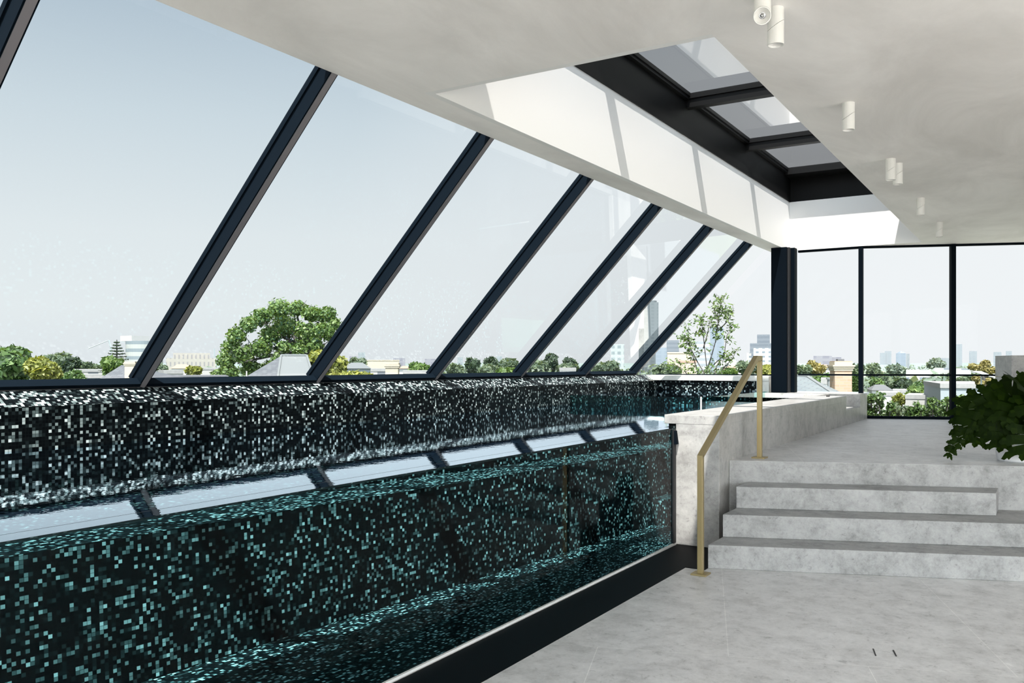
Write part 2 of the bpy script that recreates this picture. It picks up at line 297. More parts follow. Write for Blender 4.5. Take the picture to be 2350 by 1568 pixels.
# slate and brick
def bricky(name, c1, c2, mo, bw, rh, ms, rough=.8, sc_=1.0):
    m, nt, out = mat(name); uv = N(nt, 'ShaderNodeUVMap'); br = N(nt, 'ShaderNodeTexBrick'); L(nt, uv.outputs[0], br.inputs['Vector'])
    br.inputs['Color1'].default_value = (*c1, 1); br.inputs['Color2'].default_value = (*c2, 1); br.inputs['Mortar'].default_value = (*mo, 1)
    br.inputs['Scale'].default_value = sc_; br.inputs['Brick Width'].default_value = bw; br.inputs['Row Height'].default_value = rh; br.inputs['Mortar Size'].default_value = ms
    b = N(nt, 'ShaderNodeBsdfPrincipled'); b.inputs['Roughness'].default_value = rough; L(nt, br.outputs[0], b.inputs['Base Color']); L(nt, b.outputs[0], out.inputs[0])
bricky('slate', (0.042, 0.046, 0.053), (0.06, 0.065, 0.072), (0.03, 0.032, 0.036), 0.3, 0.2, 0.012, .6)
bricky('slate_blue', (0.066, 0.08, 0.087), (0.083, 0.097, 0.10), (0.055, 0.06, 0.065), 0.3, 0.2, 0.012, .6)
bricky('brick', (0.19, 0.125, 0.08), (0.225, 0.15, 0.10), (0.18, 0.15, 0.125), 0.23, 0.086, 0.008)

# ------------------------------------------------------------------ mesh helpers
class MB:
    def __init__(s): s.v = []; s.f = []
    def poly(s, pts):
        i = len(s.v); s.v += [tuple(p) for p in pts]; s.f.append(tuple(range(i, i+len(pts)))); return s
    def hexa(s, p):      # 8 points: bottom ring 0-3, top ring 4-7 (counter-clockwise)
        i = len(s.v); s.v += [tuple(q) for q in p]
        s.f += [(i, i+3, i+2, i+1), (i+4, i+5, i+6, i+7), (i, i+1, i+5, i+4), (i+1, i+2, i+6, i+5), (i+2, i+3, i+7, i+6), (i+3, i, i+4, i+7)]; return s
    def box(s, x0, x1, y0, y1, z0, z1):
        return s.hexa([(x0, y0, z0), (x1, y0, z0), (x1, y1, z0), (x0, y1, z0), (x0, y0, z1), (x1, y0, z1), (x1, y1, z1), (x0, y1, z1)])
    def prism(s, pts, z0, z1):
        n = len(pts); i = len(s.v); s.v += [(p[0], p[1], z0) for p in pts] + [(p[0], p[1], z1) for p in pts]
        s.f.append(tuple(i+k for k in reversed(range(n)))); s.f.append(tuple(i+n+k for k in range(n)))
        for k in range(n): j = (k+1) % n; s.f.append((i+k, i+j, i+n+j, i+n+k))
        return s
    def obox(s, c, ux, uy, uz, hx, hy, hz):   # oriented box
        c = Vector(c); P = []
        for dz in (-hz, hz):
            for dx, dy in ((-hx, -hy), (hx, -hy), (hx, hy), (-hx, hy)): P.append(c+ux*dx+uy*dy+uz*dz)
        return s.hexa(P)
    def beam(s, a, b, w, h, up=Vector((0, 0, 1))):
        a = Vector(a); b = Vector(b); uz = (b-a).normalized(); ux = up.cross(uz)
        if ux.length < 1e-4: ux = Vector((1, 0, 0))
        ux.normalize(); uy = uz.cross(ux)
        return s.obox((a+b)/2, ux, uy, uz, w/2, h/2, (b-a).length/2)
    def tube(s, pts, rad, n=8, cap=True):
        pts = [Vector(p) for p in pts]; i0 = len(s.v); ref = Vector((0.3, 0.9, 0.2)).normalized()
        for k, p in enumerate(pts):
            d = (pts[min(k+1, len(pts)-1)]-pts[max(k-1, 0)]).normalized(); u = d.cross(ref).normalized(); v = d.cross(u)
            r = rad[k] if isinstance(rad, (list, tuple)) else rad
            for a in range(n): t = 2*pi*a/n; s.v.append(tuple(p+u*cos(t)*r+v*sin(t)*r))
        for k in range(len(pts)-1):
            for a in range(n):
                b = (a+1) % n; s.f.append((i0+k*n+a, i0+k*n+b, i0+(k+1)*n+b, i0+(k+1)*n+a))
        if cap: s.f.append(tuple(i0+a for a in reversed(range(n)))); s.f.append(tuple(i0+(len(pts)-1)*n+a for a in range(n)))
        return s
    def lathe(s, c, prof, n=32):              # prof: list of (r, z)
        i0 = len(s.v)
        for r, z in prof:
            for a in range(n): t = 2*pi*a/n; s.v.append((c[0]+r*cos(t), c[1]+r*sin(t), c[2]+z))
        for k in range(len(prof)-1):
            for a in range(n):
                b = (a+1) % n; s.f.append((i0+k*n+a, i0+k*n+b, i0+(k+1)*n+b, i0+(k+1)*n+a))
        return s
    def build(s, name, mt, parent=None, smooth=False, bevel=0.0, kind=None):
        me = bpy.data.meshes.new(name); me.from_pydata(s.v, [], s.f); me.update()
        uvl = me.uv_layers.new(name='UVMap'); vs = me.vertices
        for p in me.polygons:
            n = p.normal; a = (abs(n.x), abs(n.y), abs(n.z))
            if a[2] > 0.97: f = lambda c: (c.x, c.y)
            else:
                t = Vector((0, 0, 1)).cross(n).normalized(); q = n.cross(t)
                f = lambda c, t=t, q=q: (c.dot(t), c.dot(q))
            for li in p.loop_indices: uvl.data[li].uv = f(vs[me.loops[li].vertex_index].co)
        if smooth:
            for p in me.polygons: p.use_smooth = True
        o = bpy.data.objects.new(name, me); COL.objects.link(o)
        if mt: me.materials.append(MATS[mt])
        if parent:
            o.parent = parent; q = parent; off = Vector((0, 0, 0))
            while q: off += Vector(q.location); q = q.parent
            o.location = -off
        if bevel:
            b = o.modifiers.new('bevel', 'BEVEL'); b.width = bevel; b.segments = 2; b.limit_method = 'ANGLE'
        if kind: o['kind'] = kind
        return o

def tag(o, label, cat, group=None, kind=None):
    o['label'] = label; o['category'] = cat
    if group: o['group'] = group
    if kind: o['kind'] = kind
    return o
def thing(name, loc, label, cat, group=None, kind=None):
    o = bpy.data.objects.new(name, None); COL.objects.link(o); o.location = loc; o.empty_display_size = 0.1
    return tag(o, label, cat, group, kind)
def struct(name, label=None):
    o = bpy.data.objects.new(name, None); COL.objects.link(o); o['kind'] = 'structure'
    if label: o['label'] = label
    return o
FV = Vector((-sin(TH), cos(TH), 0)); RV = Vector((cos(TH), sin(TH), 0))
def at(px, d, y=None, z=None):                      # world point at depth d along the view through a column
    p = (FV + RV*((px-CXP)/F_PX))*d; p.z = z if z is not None else EYE + (HY-y)*d/F_PX; return p

# ------------------------------------------------------------------ dimensions
GX, WZ, PZ = -2.59, 0.950, -0.15                    # pool glass plane, water level, pool floor
PX0, SX, SZ, S0Z = -5.27, -5.42, 1.31, 1.215        # far pool wall, mullion line, sill top
CZ, CX_ = 3.2, -3.60                                # ceiling height, ceiling edge over the pool
UF = 0.68                                           # upper floor
YE = 13.5                                           # end window
MXC = (-2.30, YE)                                   # corner where the window turns
UW = Vector((cos(FA), sin(FA), 0)); VW = Vector((-sin(FA), cos(FA), 0))
OX0, OX1, OY0 = -3.32, -1.49, 4.46                  # skylight opening

# ------------------------------------------------------------------ floors
f = MB().prism([(-2.22, -6), (5.5, -6), (5.5, 14), (-2.22, 14)], -0.12, 0.0).build('floor', 'stone_floor', kind='structure')
# upper floor and the four stone steps
def edge_pt(x, y0, x0=-2.22): return y0 + (x-x0)*math.tan(FA)
yr = 7.015                                          # riser line of the top step at x=-2.22
X2 = 5.4
up = MB().prism([(-2.218, edge_pt(-2.218, yr)), (X2, edge_pt(X2, yr)), (X2, YE+(X2+2.3)*math.tan(FA)+.1), (-2.30, YE+.05), (-2.218, YE)], 0.0, UF)
up.build('floor', 'stone_floor', kind='structure')
steps = thing('stone_steps', (-1.2, 6.7, 0), 'flight of grey limestone steps rising beside the brass handrail', 'stairs')
tr = 0.335
for k in range(3):                                  # step k: front line shifts towards the camera
    z0, z1 = 0.17*k, 0.17*(k+1)
    dy = tr*(3-k)
    a = (-2.075, edge_pt(-2.075, yr)-dy+0.0)
    xr = X2 if k < 2 else -0.315
    pts = [(a[0], a[1]), (xr, edge_pt(xr, yr)-dy), (xr+(0 if k < 2 else -0.0), edge_pt(xr, yr)-0.013), (-2.075, edge_pt(-2.075, yr)-0.013)]
    MB().prism(pts, z0 if k == 0 else z0+0.0005, z1).build('step', 'stone_steps', steps, bevel=0.004)
MB().prism([(-2.214, edge_pt(-2.214, yr)-.012), (X2, edge_pt(X2, yr)-.012), (X2, edge_pt(X2, yr)-.001), (-2.214, edge_pt(-2.214, yr)-.001)], 0.001, UF-.002).build('trim_3', 'stone_steps', kind='structure')
# drain channel, white strip
tag(MB().box(-2.565, -2.222, -6, 6.753, -0.06, 0.001).build('drain_grate', 'grate'), 'black slatted drain grate running along the foot of the glass pool wall', 'drain')
tag(MB().box(-2.592, -2.577, -6, 6.753, -0.06, 0.012).build('edge_strip', 'white_trim'), 'thin white strip along the bottom edge of the pool glass', 'trim')
MB().box(-2.2215, -2.075, 6.0, 7.06, -0.06, 0.004).build('trim_1', 'grate', kind='structure')
h = thing('floor_lifting_slots', (-0.7, 4.75, 0), 'pair of small dark lifting slots cut in the stone floor slab', 'floor hatch')
for (a, b) in (((-0.759, 4.793), (-0.73, 4.685)), ((-0.668, 4.825), (-0.641, 4.733))):
    MB().beam((*a, 0.001), (*b, 0.001), 0.006, 0.003).build('slot', 'slot', h)

# ------------------------------------------------------------------ pool
pool = thing('pool_basin', (-4, 4, PZ), 'long swimming pool basin clad in black and silver glass mosaic', 'pool')
LX, LZ = -4.6, 0.60
MB().box(-6.0, PX0, -3.4, YE, -0.5, S0Z).build('side_wall', 'mosaic', pool)
MB().poly([(PX0, -3.4, S0Z), (PX0, YE-.5, S0Z), (SX, YE-.5, SZ), (SX, -3.4, SZ)]).poly([(PX0, YE-.5, S0Z), (SX, YE-.5, S0Z), (SX, YE-.5, SZ)]).build('sill', 'mosaic_sill', pool)
MB().box(PX0+.001, LX, -3.4, 10.0, -0.5, LZ).build('ledge', 'mosaic', pool)
MB().box(LX, GX-.001, -3.4, YE-.6, -0.5, PZ).build('pool_floor', 'mosaic', pool)
MB().box(-4.6, GX-.12, 8.2, 10.0, PZ, 0.12).build('step_block', 'mosaic', pool)
MB().box(-2.66, -2.32, 6.80, 11.9, -0.3, 0.984).box(-2.66, -2.605, 11.9, 13.0, -0.3, 0.984).build('parapet_cladding', 'mosaic', pool)
MB().box(-6.0, GX, -3.49, -3.4, -0.5, 1.3).build('near_wall', 'mosaic', pool)
MB().box(PX0, -2.66, 12.90, 13.1, -0.3, 0.985).box(PX0, -3.66, 12.90, 13.1, 0.985, 1.225).build('end_wall', 'mosaic', pool)
wat = MB().poly([(PX0, -3.4, WZ), (-2.70, -3.4, WZ), (-2.70, 12.9, WZ), (PX0, 12.9, WZ)]).build('pool_water', 'water')
tag(wat, 'still water surface of the long indoor pool mirroring the sloped windows', 'water', kind='stuff')
ac = thing('acrylic_pool_wall', (GX, 3, 0), 'clear teal-tinted acrylic side wall of the pool facing the stone floor', 'pool glass')
MB().poly([(GX, -3.4, 0.0), (GX, 6.75, 0.0), (GX, 6.75, WZ), (GX, -3.4, WZ)]).build('panel', 'acrylic', ac)
MB().poly([(-2.695, -3.4, WZ+.003), (GX, -3.4, WZ+.003), (GX, 6.75, WZ+.003), (-2.695, 6.75, WZ+.003)]).build('wet_top_edge', 'water', ac)
MB().box(-2.703, -2.695, -3.4, 6.75, WZ-.02, WZ+.0025).build('top_joint', 'gasket', ac)
MB().box(GX-.03, GX+.012, 6.70, 6.752, 0.0, WZ-.01).build('end_channel', 'gasket', ac)
MB().hexa([(GX, 6.70, .82), (GX+.035, 6.71, .82), (GX+.035, 6.752, .82), (GX, 6.752, .82), (GX, 6.70, .93), (GX+.02, 6.71, .93), (GX+.02, 6.752, .93), (GX, 6.752, .93)]).build('corner_bracket', 'black_metal', ac)

# spa in the far end of the pool
spa = thing('spa_glass_enclosure', (-4.4, 10.0, WZ), 'low clear glass enclosure of the raised spa at the far end of the pool', 'spa')
MB().box(PX0, -3.50, 10.0, 10.03, 0.3, 1.075).build('front_panel', 'glass_spa', spa)
MB().box(-3.53, -3.50, 10.03, 12.9, 0.3, 1.075).build('side_panel', 'glass_spa', spa)
MB().box(-3.512, -3.496, 9.992, 10.006, 0.3, 1.085).build('corner_joint', 'white_trim', spa)
sw = MB().poly([(PX0, 10.03, 1.072), (-3.53, 10.03, 1.072), (-3.53, 12.9, 1.072), (PX0, 12.9, 1.072)]).build('spa_water', 'water')
tag(sw, 'raised spa water surface behind the low glass at the pool end', 'water', kind='stuff')

# ------------------------------------------------------------------ stone parapet, coping and end upstand
pb = thing('stone_parapet', (-2.4, 8, 0), 'long pale limestone parapet between the pool and the raised stone floor', 'parapet')
MB().box(-2.58, -2.218, 6.755, 6.95, 0.0, 1.0).box(-2.30, -2.218, 6.95, 11.93, 0.0, 1.0).build('pier', 'stone_wall', pb, bevel=.002)
MB().box(-2.68, -2.216, 6.753, 11.93, 0.985, 1.058).box(-2.68, -2.60, 11.93, 12.75, 0.985, 1.058).build('coping', 'stone_wall', pb, bevel=.003)
MB().box(-2.60, -2.2175, 11.93, 12.92, UF-.2, 0.875).build('seat', 'stone_wall', pb, bevel=.003)
MB().box(-2.68, -2.217, 12.92, YE-.03, 0.0, 1.05).build('end_block', 'stone_wall', pb, bevel=.003)
tag(MB().tube([(-2.38, 11.6, 1.057), (-2.38, 11.6, 1.072)], .022, 16).build('floor_spigot', 'slot'), 'small dark round cap set on top of the stone parapet near the window', 'cap')
up_ = thing('end_upstand', (-4.4, 13, .98), 'cream stone ledge closing the far end of the pool below the window', 'ledge')
MB().box(PX0-.20, -3.56, 12.86, YE-.04, 1.225, 1.30).box(-3.66, -3.475, 12.87, YE-.04, 1.055, 1.2255).build('coping', 'stone_cream', up_, bevel=.003)
MB().box(-3.56, -3.475, 12.86, YE-.04, 1.225, 1.30).build('coping', 'stone_cream', up_)
tag(MB().box(-3.66, -2.68, 12.75, YE-.04, 0.985, 1.056).build('stone_ledge', 'stone_cream', None, bevel=.003), 'low cream stone ledge under the black steel column', 'ledge')

# ------------------------------------------------------------------ ceiling with skylight shaft
T = 3.34
def fy(x): return YE + (x-MXC[0])*math.tan(FA)
XR, YB = 5.6, -3.5
c = MB()
c.box(CX_, OX0-.05, YB, YE, CZ, T); c.box(OX0-.05, OX1, YB, OY0-.05, CZ, T)
c.prism([(OX1, YB), (XR, YB), (XR, fy(XR)), (OX1, fy(OX1))], CZ, CZ+.10)
c.prism([(MXC[0], YE), (OX1, YE), (OX1, fy(OX1))], CZ+.0, T)
c.build('ceiling', 'plaster', kind='structure')
ZB, ZT = 3.94, 4.40                                 # start of black frame, top
s = MB(); s.box(OX0-.05, OX0, OY0-.05, YE, CZ, ZB); s.box(OX0, OX1, OY0-.05, OY0, CZ, ZB); s.box(OX0-.05, OX1, YE-.05, YE-.002, CZ+.001, ZB); s.box(OX1+.0, OX1+.05, OY0-.05, YE, CZ+.10, ZB)
s.build('ceiling', 'white_paint', kind='structure')
sky = struct('window_1', 'long skylight with black frame set above the white ceiling shaft')
s = MB(); s.box(OX0-.06, OX0, OY0-.06, YE+.06, ZB, ZT); s.box(OX0, OX1, OY0-.06, OY0, ZB, ZT); s.box(OX0, OX1, YE, YE+.06, ZB, ZT); s.box(OX1, OX1+.06, OY0-.06, YE+.06, ZB, ZT)
s.box(OX0, OX0+.012, OY0, YE, ZB, ZB+.03); s.box(OX0, OX1, YE-.012, YE, ZB, ZB+.03)
s.build('frame', 'skylight_black', sky)
s = MB(); s.box(OX0, OX0+.045, OY0, YE, 4.33, ZT); s.box(OX1-.13, OX1, OY0, YE, 4.30, ZT); s.box(OX0, OX1, YE-.36, YE, 4.30, ZT); s.box(OX0, OX1, OY0, OY0+.1, 4.30, ZT)
s.box(OX0+.045, OX0+.06, OY0, YE, 4.36, ZT)
s.build('inner_frame', 'skylight_black', sky)
for yb in (6.78, 8.98, 11.18):
    MB().box(OX0, OX1, yb, yb+.10, 4.25, ZT-.005).box(OX0, OX1, yb-.02, yb+.12, 4.34, ZT-.004).build('crossbar', 'skylight_black', sky)
yy = [OY0+.1, 6.76, 6.90, 8.96, 9.10, 11.16, 11.30, YE-.36]
for k in range(4):
    MB().poly([(OX0, yy[2*k], 4.385), (OX1-.1, yy[2*k], 4.385), (OX1-.1, yy[2*k+1], 4.385), (OX0, yy[2*k+1], 4.385)]).build('glass_pane', 'glass_skylight', sky)

# room behind and beside the camera: glazed walls, unseen pale terrace added outside to bounce sunlight in
w = MB(); w.box(-5.5, XR, YB-.2, YB, 3.0, T); w.box(-5.5, -2.25, YB-.2, YB, -.5, 3.0)
for x in (-.4, 2.4, 5.3): w.box(x, x+.12, YB-.2, YB, 0, 3.0)
w.build('wall_back', 'plaster', kind='structure')
w = MB(); w.box(XR-.1, XR+.1, YB, 17, 3.0, T)
for y in (-3.5, -.5): w.box(XR-.1, XR+.1, y, y+.12, 0, 3.0)
w.box(XR-.1, XR+.1, 6.0, 17, 0, 3.0)
w.box(XR-.1, XR+.1, 2.5, 2.6, 0, 3.0)
w.build('wall_right', 'plaster', kind='structure')
MB().box(-12.5, -6.02, -8, 12.8, .5, .85).build('floor', 'roof_bounce', kind='structure')  # unseen slab below the sill, added to bounce sun onto the ceiling
MB().prism([(-6.8, 13.62), (-2.3, 13.62), (XR, 13.62+3.15), (XR, 19.5), (-6.8, 18.6)], 0, .32).build('floor', 'roof_bounce2', kind='structure')  # hidden deck under the hedges, added also to bounce light to the far ceiling
MB().box(-12, 18, -18, YB-.2, -.3, -.02).box(XR+.1, 18, YB-.2, 17, -.3, -.02).build('floor', 'terrace', kind='structure')

# ------------------------------------------------------------------ sloped glazing bays
sl = Vector((CX_-SX, 0, CZ-SZ)); sln = sl.normalized(); outn = Vector((-sln.z, 0, sln.x))   # outwards normal
STEP = 1.728
def ymul(k): return 3.844 + STEP*(k-1)
wn_ = 2
for k in range(-3, 7):
    y = ymul(k)
    W = struct('window_%d' % wn_, 'tall sloped glass bay over the pool'); wn_ += 1
    a = Vector((SX, y, SZ)) - sln*.02; b = a + sl + sln*.16
    # mullion: slim inner fin, wider cap against the glass
    MB().obox((a+b)/2 + outn*.055, Vector((0, 1, 0)), outn, sln, .032, .045, (b-a).length/2).build('mullion', 'black_metal', W)
    MB().obox((a+b)/2 + outn*.0085, Vector((0, 1, 0)), outn, sln, .022, .0025, (b-a).length/2).build('mullion_face', 'grey_metal', W)
    MB().obox((a+b)/2 + outn*.115, Vector((0, 1, 0)), outn, sln, .042, .016, (b-a).length/2).build('glazing_cap', 'black_metal', W)
    y1 = ymul(k+1) if k < 6 else YE
    g0 = Vector((SX, 0, SZ)) + outn*.12; g1 = g0 + sl + sln*.2
    MB().poly([(g0.x, y, g0.z), (g0.x, y1, g0.z), (g1.x, y1, g1.z), (g1.x, y, g1.z)]).build('glass_pane', 'glass' if k < 6 else 'glass_clear', W)
    if k < 6:
        r0 = Vector((SX-.005, 0, SZ))
        q = MB(); c0 = r0 + sln*.016 + outn*.03
        q.obox((c0.x, (y+y1)/2, c0.z), Vector((0, 1, 0)), outn, sln, STEP/2-.027, .03, .018); q.build('bottom_rail', 'black_metal', W)
        q = MB().box(SX-.10, SX+.004, y+.02, y1-.02, SZ-.03, SZ+.004); q.build('gasket', 'gasket', W)
# fascia over the head of the sloped glass, outside
MB().box(CX_-.02, CX_+.05, YB, YE, CZ+.02, T+.03).build('trim_2', 'black_metal', kind='structure')

# ------------------------------------------------------------------ end windows
W = struct('window_20', 'clear end window beside the black post, planted terrace behind')
MB().poly([(-5.5, YE, 1.30), (-3.45, YE, 1.30), (-3.45, YE, 3.2), (-3.6, YE, 3.2), (-5.45, YE, 1.35)]).build('glass_pane', 'glass_clear', W)
MB().box(-5.5, -3.45, YE-.015, YE+.01, 1.302, 1.318).build('bottom_rail', 'black_metal', W)
W = struct('window_21', 'narrow end window between the black post and the corner')
MB().poly([(-3.2, YE, 1.056), (MXC[0], YE, 1.056), (MXC[0], YE, 3.2), (-3.2, YE, 3.2)]).build('glass_pane', 'glass_clear', W)
MB().box(-3.2, MXC[0], YE-.02, YE+.02, 1.306, 1.330).build('rail', 'black_metal', W)
MB().box(-3.2, MXC[0], YE-.03, YE+.03, CZ-.03, CZ).build('head_frame', 'black_metal', W)
MB().box(-2.335, -2.275, YE-.04, YE+.03, 1.05, CZ).build('mullion', 'black_metal', W)
P0 = Vector((MXC[0], YE, 0)); M1 = 1.24; SP = 1.9
prev = 0.0
for i, s1 in enumerate((M1, M1+SP, M1+2*SP, M1+3*SP, M1+4*SP)):
    W = struct('window_%d' % (22+i), 'full height window pane looking over the city')
    a = P0+UW*prev; b = P0+UW*s1
    MB().poly([(a.x, a.y, UF), (b.x, b.y, UF), (b.x, b.y, CZ), (a.x, a.y, CZ)]).build('glass_pane', 'glass_clear', W)
    MB().beam((a.x, a.y, 1.318), (b.x, b.y, 1.318), .04, .024).build('rail', 'black_metal', W)
    MB().beam((a.x, a.y, CZ-.014), (b.x, b.y, CZ-.014), .06, .028).build('head_frame', 'black_metal', W)
    MB().beam((a.x, a.y, UF+.02), (b.x, b.y, UF+.02), .06, .04).build('sill_frame', 'black_metal', W)
    m_ = MB(); m_.obox((b.x, b.y, (UF+CZ)/2), UW, VW, Vector((0, 0, 1)), .032, .05, (CZ-UF)/2); m_.build('mullion', 'black_metal', W)
    prev = s1
col = thing('steel_column', (-3.36, 13.1, 1.056), 'thick black steel column standing on the cream ledge at the pool end', 'column')
MB().box(-3.47, -3.245, 12.97, 13.17, 1.056, CZ).build('shaft', 'black_metal', col)
MB().box(-3.245, -3.215, 13.02, 13.17, 1.056, CZ).build('groove', 'gasket', col)
MB().box(-3.215, -3.16, 13.10, 13.25, 1.056, CZ).build('glazing_channel', 'black_metal', col)

# stone block on the upper floor near the window
ctr = at(2370, 11.6, z=0)
sb = thing('stone_block_wall', (ctr.x, ctr.y, UF), 'tall grey stone block with a horizontal joint behind the potted plant', 'stone block')
q = MB(); q.obox((ctr.x, ctr.y+.15, (UF+1.30)/2), UW, VW, Vector((0, 0, 1)), .37, .3, (1.30-UF)/2); q.build('lower_block', 'stone_wall', sb, bevel=.004)
q = MB(); q.obox((ctr.x, ctr.y+.15, (1.304+1.592)/2), UW, VW, Vector((0, 0, 1)), .37, .3, (1.592-1.304)/2); q.build('upper_block', 'stone_wall', sb, bevel=.004)

# ------------------------------------------------------------------ brass handrail
hr = thing('handrail', (-2.06, 6.5, 0), 'square brushed brass handrail standing at the left of the stone steps', 'handrail')
p1, p2 = Vector((-2.057, 5.86, 0)), Vector((-2.057, 7.33, UF)); wd = .038
z1, z2 = .835, 1.505
MB().box(p1.x-wd/2, p1.x+wd/2, p1.y-wd/2, p1.y+wd/2, .01, z1).build('post', 'brass', hr, bevel=.0015)
MB().box(p2.x-wd/2, p2.x+wd/2, p2.y-wd/2, p2.y+wd/2, UF+.01, z2).build('post', 'brass', hr, bevel=.0015)
for p, zz in ((p1, 0), (p2, UF)):
    MB().box(p.x-.055, p.x+.055, p.y-.055, p.y+.055, zz, zz+.012).build('base_plate', 'brass', hr, bevel=.001)
q = MB(); a, b, cc = Vector((p1.x, p1.y-wd/2, z1)), Vector((p2.x, p2.y-.12, z2)), Vector((p2.x, p2.y+wd/2, z2)); h_ = .042
x0, x1 = p1.x-wd/2, p1.x+wd/2
prof_t = [(a.y, a.z+.0), (b.y, b.z+h_-.004), (cc.y, cc.z+h_-.004)]; prof_b = [(a.y+wd, a.z-.012), (b.y+.02, b.z-.004), (cc.y, cc.z-.004)]
for i in range(2):
    q.hexa([(x0, prof_b[i][0], prof_b[i][1]), (x1, prof_b[i][0], prof_b[i][1]), (x1, prof_b[i+1][0], prof_b[i+1][1]), (x0, prof_b[i+1][0], prof_b[i+1][1]),
            (x0, prof_t[i][0], prof_t[i][1]), (x1, prof_t[i][0], prof_t[i][1]), (x1, prof_t[i+1][0], prof_t[i+1][1]), (x0, prof_t[i+1][0], prof_t[i+1][1])])
q.build('rail', 'brass', hr)

# ------------------------------------------------------------------ cylindrical ceiling spotlights
def spot(x, y, label, tilt=None, group=None, phi=.5):
    t = thing('ceiling_spotlight', (x, y, CZ), label, 'spotlight', group)
    R_, H_ = .0395, .178; n = 32
    cut = lambda a: -.085 + .026*cos(a-phi)         # the slanted swivel joint
    def half(top, bot, gap=0):
        q = MB(); i0 = 0
        for a in range(n): t_ = 2*pi*a/n; q.v.append((x+R_*cos(t_), y+R_*sin(t_), CZ+top(t_)))
        for a in range(n): t_ = 2*pi*a/n; q.v.append((x+R_*cos(t_), y+R_*sin(t_), CZ+bot(t_)))
        for a in range(n): b = (a+1) % n; q.f.append((a, n+a, n+b, b))
        return q
    q = half(lambda a: 0, lambda a: cut(a)+.001); q.f.append(tuple(reversed(range(n)))); q.f.append(tuple(range(n, 2*n)));
    q.build('upper_body', 'lamp_white', t, smooth=False)
    q = half(lambda a: cut(a)-.0012, lambda a: -H_)
    q.f.append(tuple(range(n)))
    # rim and white cone reflector
    rings = [(R_-.004, -H_), (R_-.006, -H_+.008), (.016, -H_+.03)]
    i0 = len(q.v)
    for r, z in rings:
        for a in range(n): t_ = 2*pi*a/n; q.v.append((x+r*cos(t_), y+r*sin(t_), CZ+z))
    for a in range(n): b = (a+1) % n; q.f.append((n+a, n+b, i0+b, i0+a))
    for k in range(2):
        for a in range(n): b = (a+1) % n; q.f.append((i0+k*n+a, i0+k*n+b, i0+(k+1)*n+b, i0+(k+1)*n+a))
    bulb = MB(); bulb.lathe((x, y, CZ-H_+.032), [(.0161, 0), (.015, .012), (.009, .018), (.0001, .02)], n)
    if tilt:
        # lower half swivelled about the slanted joint, so its mouth turns sideways
        cpt = Vector((x, y, CZ-.085)); axn = Vector((-.026/R_*cos(phi), -.026/R_*sin(phi), 1)).normalized()
        Rm = Matrix.Translation(cpt) @ Matrix.Rotation(tilt, 4, axn) @ Matrix.Translation(-cpt)
        q.v = [tuple(Rm @ Vector(v)) for v in q.v]; bulb.v = [tuple(Rm @ Vector(v)) for v in bulb.v]
    lo = q.build('lower_body', 'lamp_white', t)
    bulb.build('bulb_reflector', 'chrome', lo, smooth=True)
    return t
for t_ in (spot(-1.135, 4.09, 'nearest white ceiling spotlight, its lower half swivelled to show the lamp mouth', tilt=pi, phi=-1.3),
    spot(-1.118, 4.26, 'straight white ceiling spotlight directly behind the swivelled one'),
    spot(-1.112, 6.053, 'white ceiling spotlight hanging alone beside the middle of the skylight'),
    spot(-1.111, 7.881, 'front one of the overlapping middle pair of white ceiling spotlights'),
    spot(-1.085, 8.10, 'rear one of the overlapping middle pair of white ceiling spotlights'),
    spot(-1.107, 9.902, 'small white ceiling spotlight alone, second from the far window'),
    spot(-1.10, 11.70, 'farthest white ceiling spotlight, close to the city window')): pass

